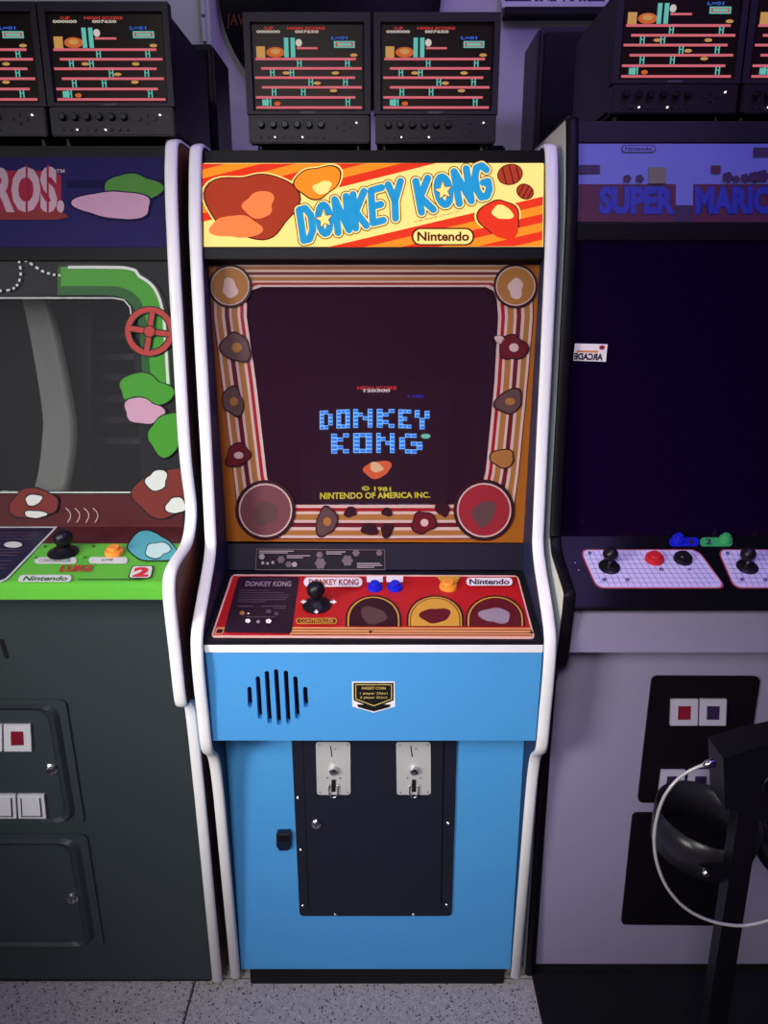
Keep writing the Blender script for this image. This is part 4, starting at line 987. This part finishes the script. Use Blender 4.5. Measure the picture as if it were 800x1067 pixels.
def make_monitor(label, x, y, z, rz=0.0):
    t = thing('video_monitor', label, 'monitor', (0, 0, 0), 'small video monitors on the cabinet tops')
    box('case', 0.004, MW-.004, 0.02, MD, 0.008, MH-.006, M_case, t, 0.006)
    # front frame with screen opening
    F = [(0, 0), (MW, 0), (MW, MH), (0, MH)]
    V, Fs = [], []
    O = [(0, .05), (MW, .05), (MW, MH), (0, MH)]; I = [(SX0-.003, SZ0-.003), (SX1+.003, SZ0-.003), (SX1+.003, SZ1+.003), (SX0-.003, SZ1+.003)]; J = [(SX0, SZ0), (SX1, SZ0), (SX1, SZ1), (SX0, SZ1)]
    for pts, yy in ((O, 0.022), (O, 0.0), (I, 0.0), (J, 0.007)): V += [(px, yy, pz) for px, pz in pts]
    for l_ in range(3):
        for i in range(4): Fs.append((l_*4+i, l_*4+(i+1) % 4, l_*4+4+(i+1) % 4, l_*4+4+i))
    meshobj('front_frame', V, Fs, M_case, t)
    s_ = box('screen', SX0-.001, SX1+.001, 0.006, 0.012, SZ0-.001, SZ1+.001, M_scr, t, 0)
    pic = bpy.data.objects.new('screen_picture', SCREEN); link(pic, s_); pic.location = (0, 0.0058, 0)
    cs = box('control_strip', 0.002, MW-.002, -0.002, 0.022, 0.004, 0.0485, M_case2, t, 0.002)
    for k in range(6):
        lathe('knob', [(0.0062, 0), (0.0056, .007), (0.0045, .008)], (0.024+k*.0205, -0.002, 0.033), (0, -1, 0), M_knob, cs, 14)
    for k in range(9): lathe('push_key', [(0.0026, 0), (0.0024, .002)], (0.022+k*.0135, -0.002, 0.0135), (0, -1, 0), M_case, cs, 8)
    for k, (a, b) in enumerate(((0, 0), (.012, .006), (.012, -.006), (.024, 0))): lathe('push_key', [(0.003, 0), (0.0027, .002)], (0.153+a, -0.002, 0.030+b), (0, -1, 0), M_case, cs, 8)
    for a, b in ((0.187, 0.036), (0.047, 0.0135), (0.094, 0.0135)): lathe('indicator', [(0.0014, 0), (0.0012, .0035)], (a, -0.002, b), (0, -1, 0), E_led, cs, 8)
    for a in (0.02, MW-.02):
        for b in (0.03, MD-.03): lathe('foot', [(0.008, -.008), (0.008, .009)], (a, b, 0.0), (0, 0, 1), M_knob, t, 12)
    tv, tf, bb_ = text2d('SONY', 0.02)
    meshobj('maker_name', [(0.092+.024*(vx-bb_[0])/(bb_[2]-bb_[0]), -0.0004, 0.0512+.0032*(vy-bb_[1])/(bb_[3]-bb_[1])-.0) for vx, vy in tv], tf, mat('name_grey', (110, 104, 112), 0.4), t)
    t.location = (x, y, z+.0085); t.rotation_euler = (0, 0, rz)
    return t
Lb = 'small dark video monitor '
make_monitor(Lb+'showing a game, above the left end of the lit marquee', -0.2165, 0.16, 1.648)
make_monitor(Lb+'showing a game, above the right end of the lit marquee', 0.0005, 0.16, 1.648)
make_monitor(Lb+'fully in view above the green-panel cabinet', -0.5435, 0.13, 1.654)
make_monitor(Lb+'cut off by the left edge of the picture', -0.757, 0.13, 1.654)
make_monitor(Lb+'on the right cabinet, nearer the middle', 0.392, 0.12, 1.686)
make_monitor(Lb+'cut off by the right edge of the picture', 0.606, 0.12, 1.686)
# loudspeaker boxes behind the monitors
def speaker(label, x0, x1, y0, y1, z0, z1):
    t = thing('speaker_box', label, 'speaker', ((x0+x1)/2, (y0+y1)/2, z0), 'dark boxes behind the monitors')
    box('cabinet', x0, x1, y0, y1, z0, z1, M_case2, t, 0.006)
    box('grille', x0+.012, x1-.012, y0-.006, y0+.002, z0+.012, z1-.012, M_black, t, 0.003)
    return t
speaker('dark box behind the left monitors, beside the pale wall', -0.56, -0.352, 0.585, 0.76, 1.6545, 1.93)
speaker('tall dark box standing between the middle and right monitors', 0.350, 0.56, 0.585, 0.76, 1.6865, 1.963)
cl = thing('power_strip', 'low dark power unit on the cabinet top beside the right middle monitor', 'power strip', (0.27, 0.6, 1.648))
box('housing', 0.225, 0.285, 0.56, 0.74, 1.6485, 1.725, M_black, cl, 0.004)
lathe('switch', [(0.006, 0), (0.005, .006)], (0.262, 0.56, 1.70), (0, -1, 0), M_case, cl, 12)

# ------------------------------------------------------------------ black stand with the silver cable, in front of the right cabinet
sY = -0.28
S_ = Board((sY, 0.0), (sY, 1.0))
st_ = thing('equipment_stand', 'black metal stand with curved cup at the lower right', 'stand', (S_.at(770, 900).x, sY, 0.008))
M_std = mat('stand_black', (16, 14, 20), 0.35)
pa = S_.at(761, 882); pb_ = S_.at(783, 882)
box('post', pa.x, pb_.x, sY-.012, sY+.02, 0.02, S_.at(770, 800).z, M_std, st_, 0.003)
box('foot_plate', pa.x-.14, pb_.x+.14, sY-.16, sY+.16, 0.0085, 0.022, M_std, st_, 0.004)
h0 = S_.at(747, 836); h1 = S_.at(760, 768)
hd = [(746, 780), (783, 768), (840, 757), (850, 860), (775, 842), (772, 836), (748, 832)]
A = [S_.at(x, y) for x, y in hd]; n = len(A)
meshobj('head_block', [q+Vector((0, -.025, 0)) for q in A]+[q+Vector((0, .03, 0)) for q in A], [tuple(range(n)), tuple(range(2*n-1, n-1, -1))]+[(i, n+i, n+(i+1) % n, (i+1) % n) for i in range(n)], M_std, st_)
def opencup(cx_, cy_, rad, hgt, nm):
    c = Board((sY+.10, 0), (sY+.10, 1)).at(cx_, cy_); V, Fs = [], []; seg = 40
    ax = Vector((0.10, -0.05, 1)).normalized(); a = Vector((1, 0, -.1)).normalized(); b = ax.cross(a)
    prof = [(rad, 0), (rad*.985, -hgt*.5), (rad*.93, -hgt), (rad*.90, -hgt), (rad*.955, -hgt*.5), (rad*.97, 0)]
    k = len(prof)
    for r_, h in prof:
        for i in range(seg): t = 6.28318*i/seg; V.append(c+ax*h+(a*math.cos(t)+b*math.sin(t))*r_)
    for l_ in range(k):
        for i in range(seg): Fs.append((l_*seg+i, l_*seg+(i+1) % seg, ((l_+1) % k)*seg+(i+1) % seg, ((l_+1) % k)*seg+i))
    return meshobj(nm, V, Fs, mat('cup_black', (34, 32, 38), 0.28), st_, smooth=True)
opencup(738, 848, 0.086, 0.07, 'cup'); opencup(850, 866, 0.086, 0.07, 'cup')
rg_ = S_.at(798, 806); tube('key_ring', [rg_+Vector((0.018*math.cos(t), -.03, 0.018*math.sin(t))) for t in [6.2832*i/24 for i in range(25)]], 0.003, M_std, st_, 8)
bt = S_.at(735, 909); lathe('bolt', [(0.006, 0), (0.006, .004), (0.004, .006)], bt+Vector((0, 0.0, 0)), (0, -1, 0), M_chrome, st_, 14)
box('bolt_bracket', bt.x-.008, pa.x+.004, sY+.0, sY+.008, bt.z-.012, bt.z+.012, M_std, st_, 0.002)
C_ = Board((sY-.085, 0), (sY-.085, 1))
cb = thing('cable', 'thin silver cable looped around the black stand', 'cable')
pts = [(742, 795), (726, 799.5), (707, 811), (692, 830), (683.5, 855), (681.5, 880), (686, 905), (697, 928), (715, 947), (740, 959.5), (768, 964.5), (790, 962), (812, 954), (840, 936)]
tube('cord', [C_.at(q.x, q.y) for q in spline(pts, 6)], 0.0024, mat('cable_silver', (196, 192, 186), 0.3, metal=0.3), cb, 8)
p0 = C_.at(744.5, 794); p1 = C_.at(732, 797.5)
tube('plug', [p0, p0*.4+p1*.6, p1], 0.0055, M_chrome, cb, 12, rs=[0.0062, 0.0055, 0.0034])
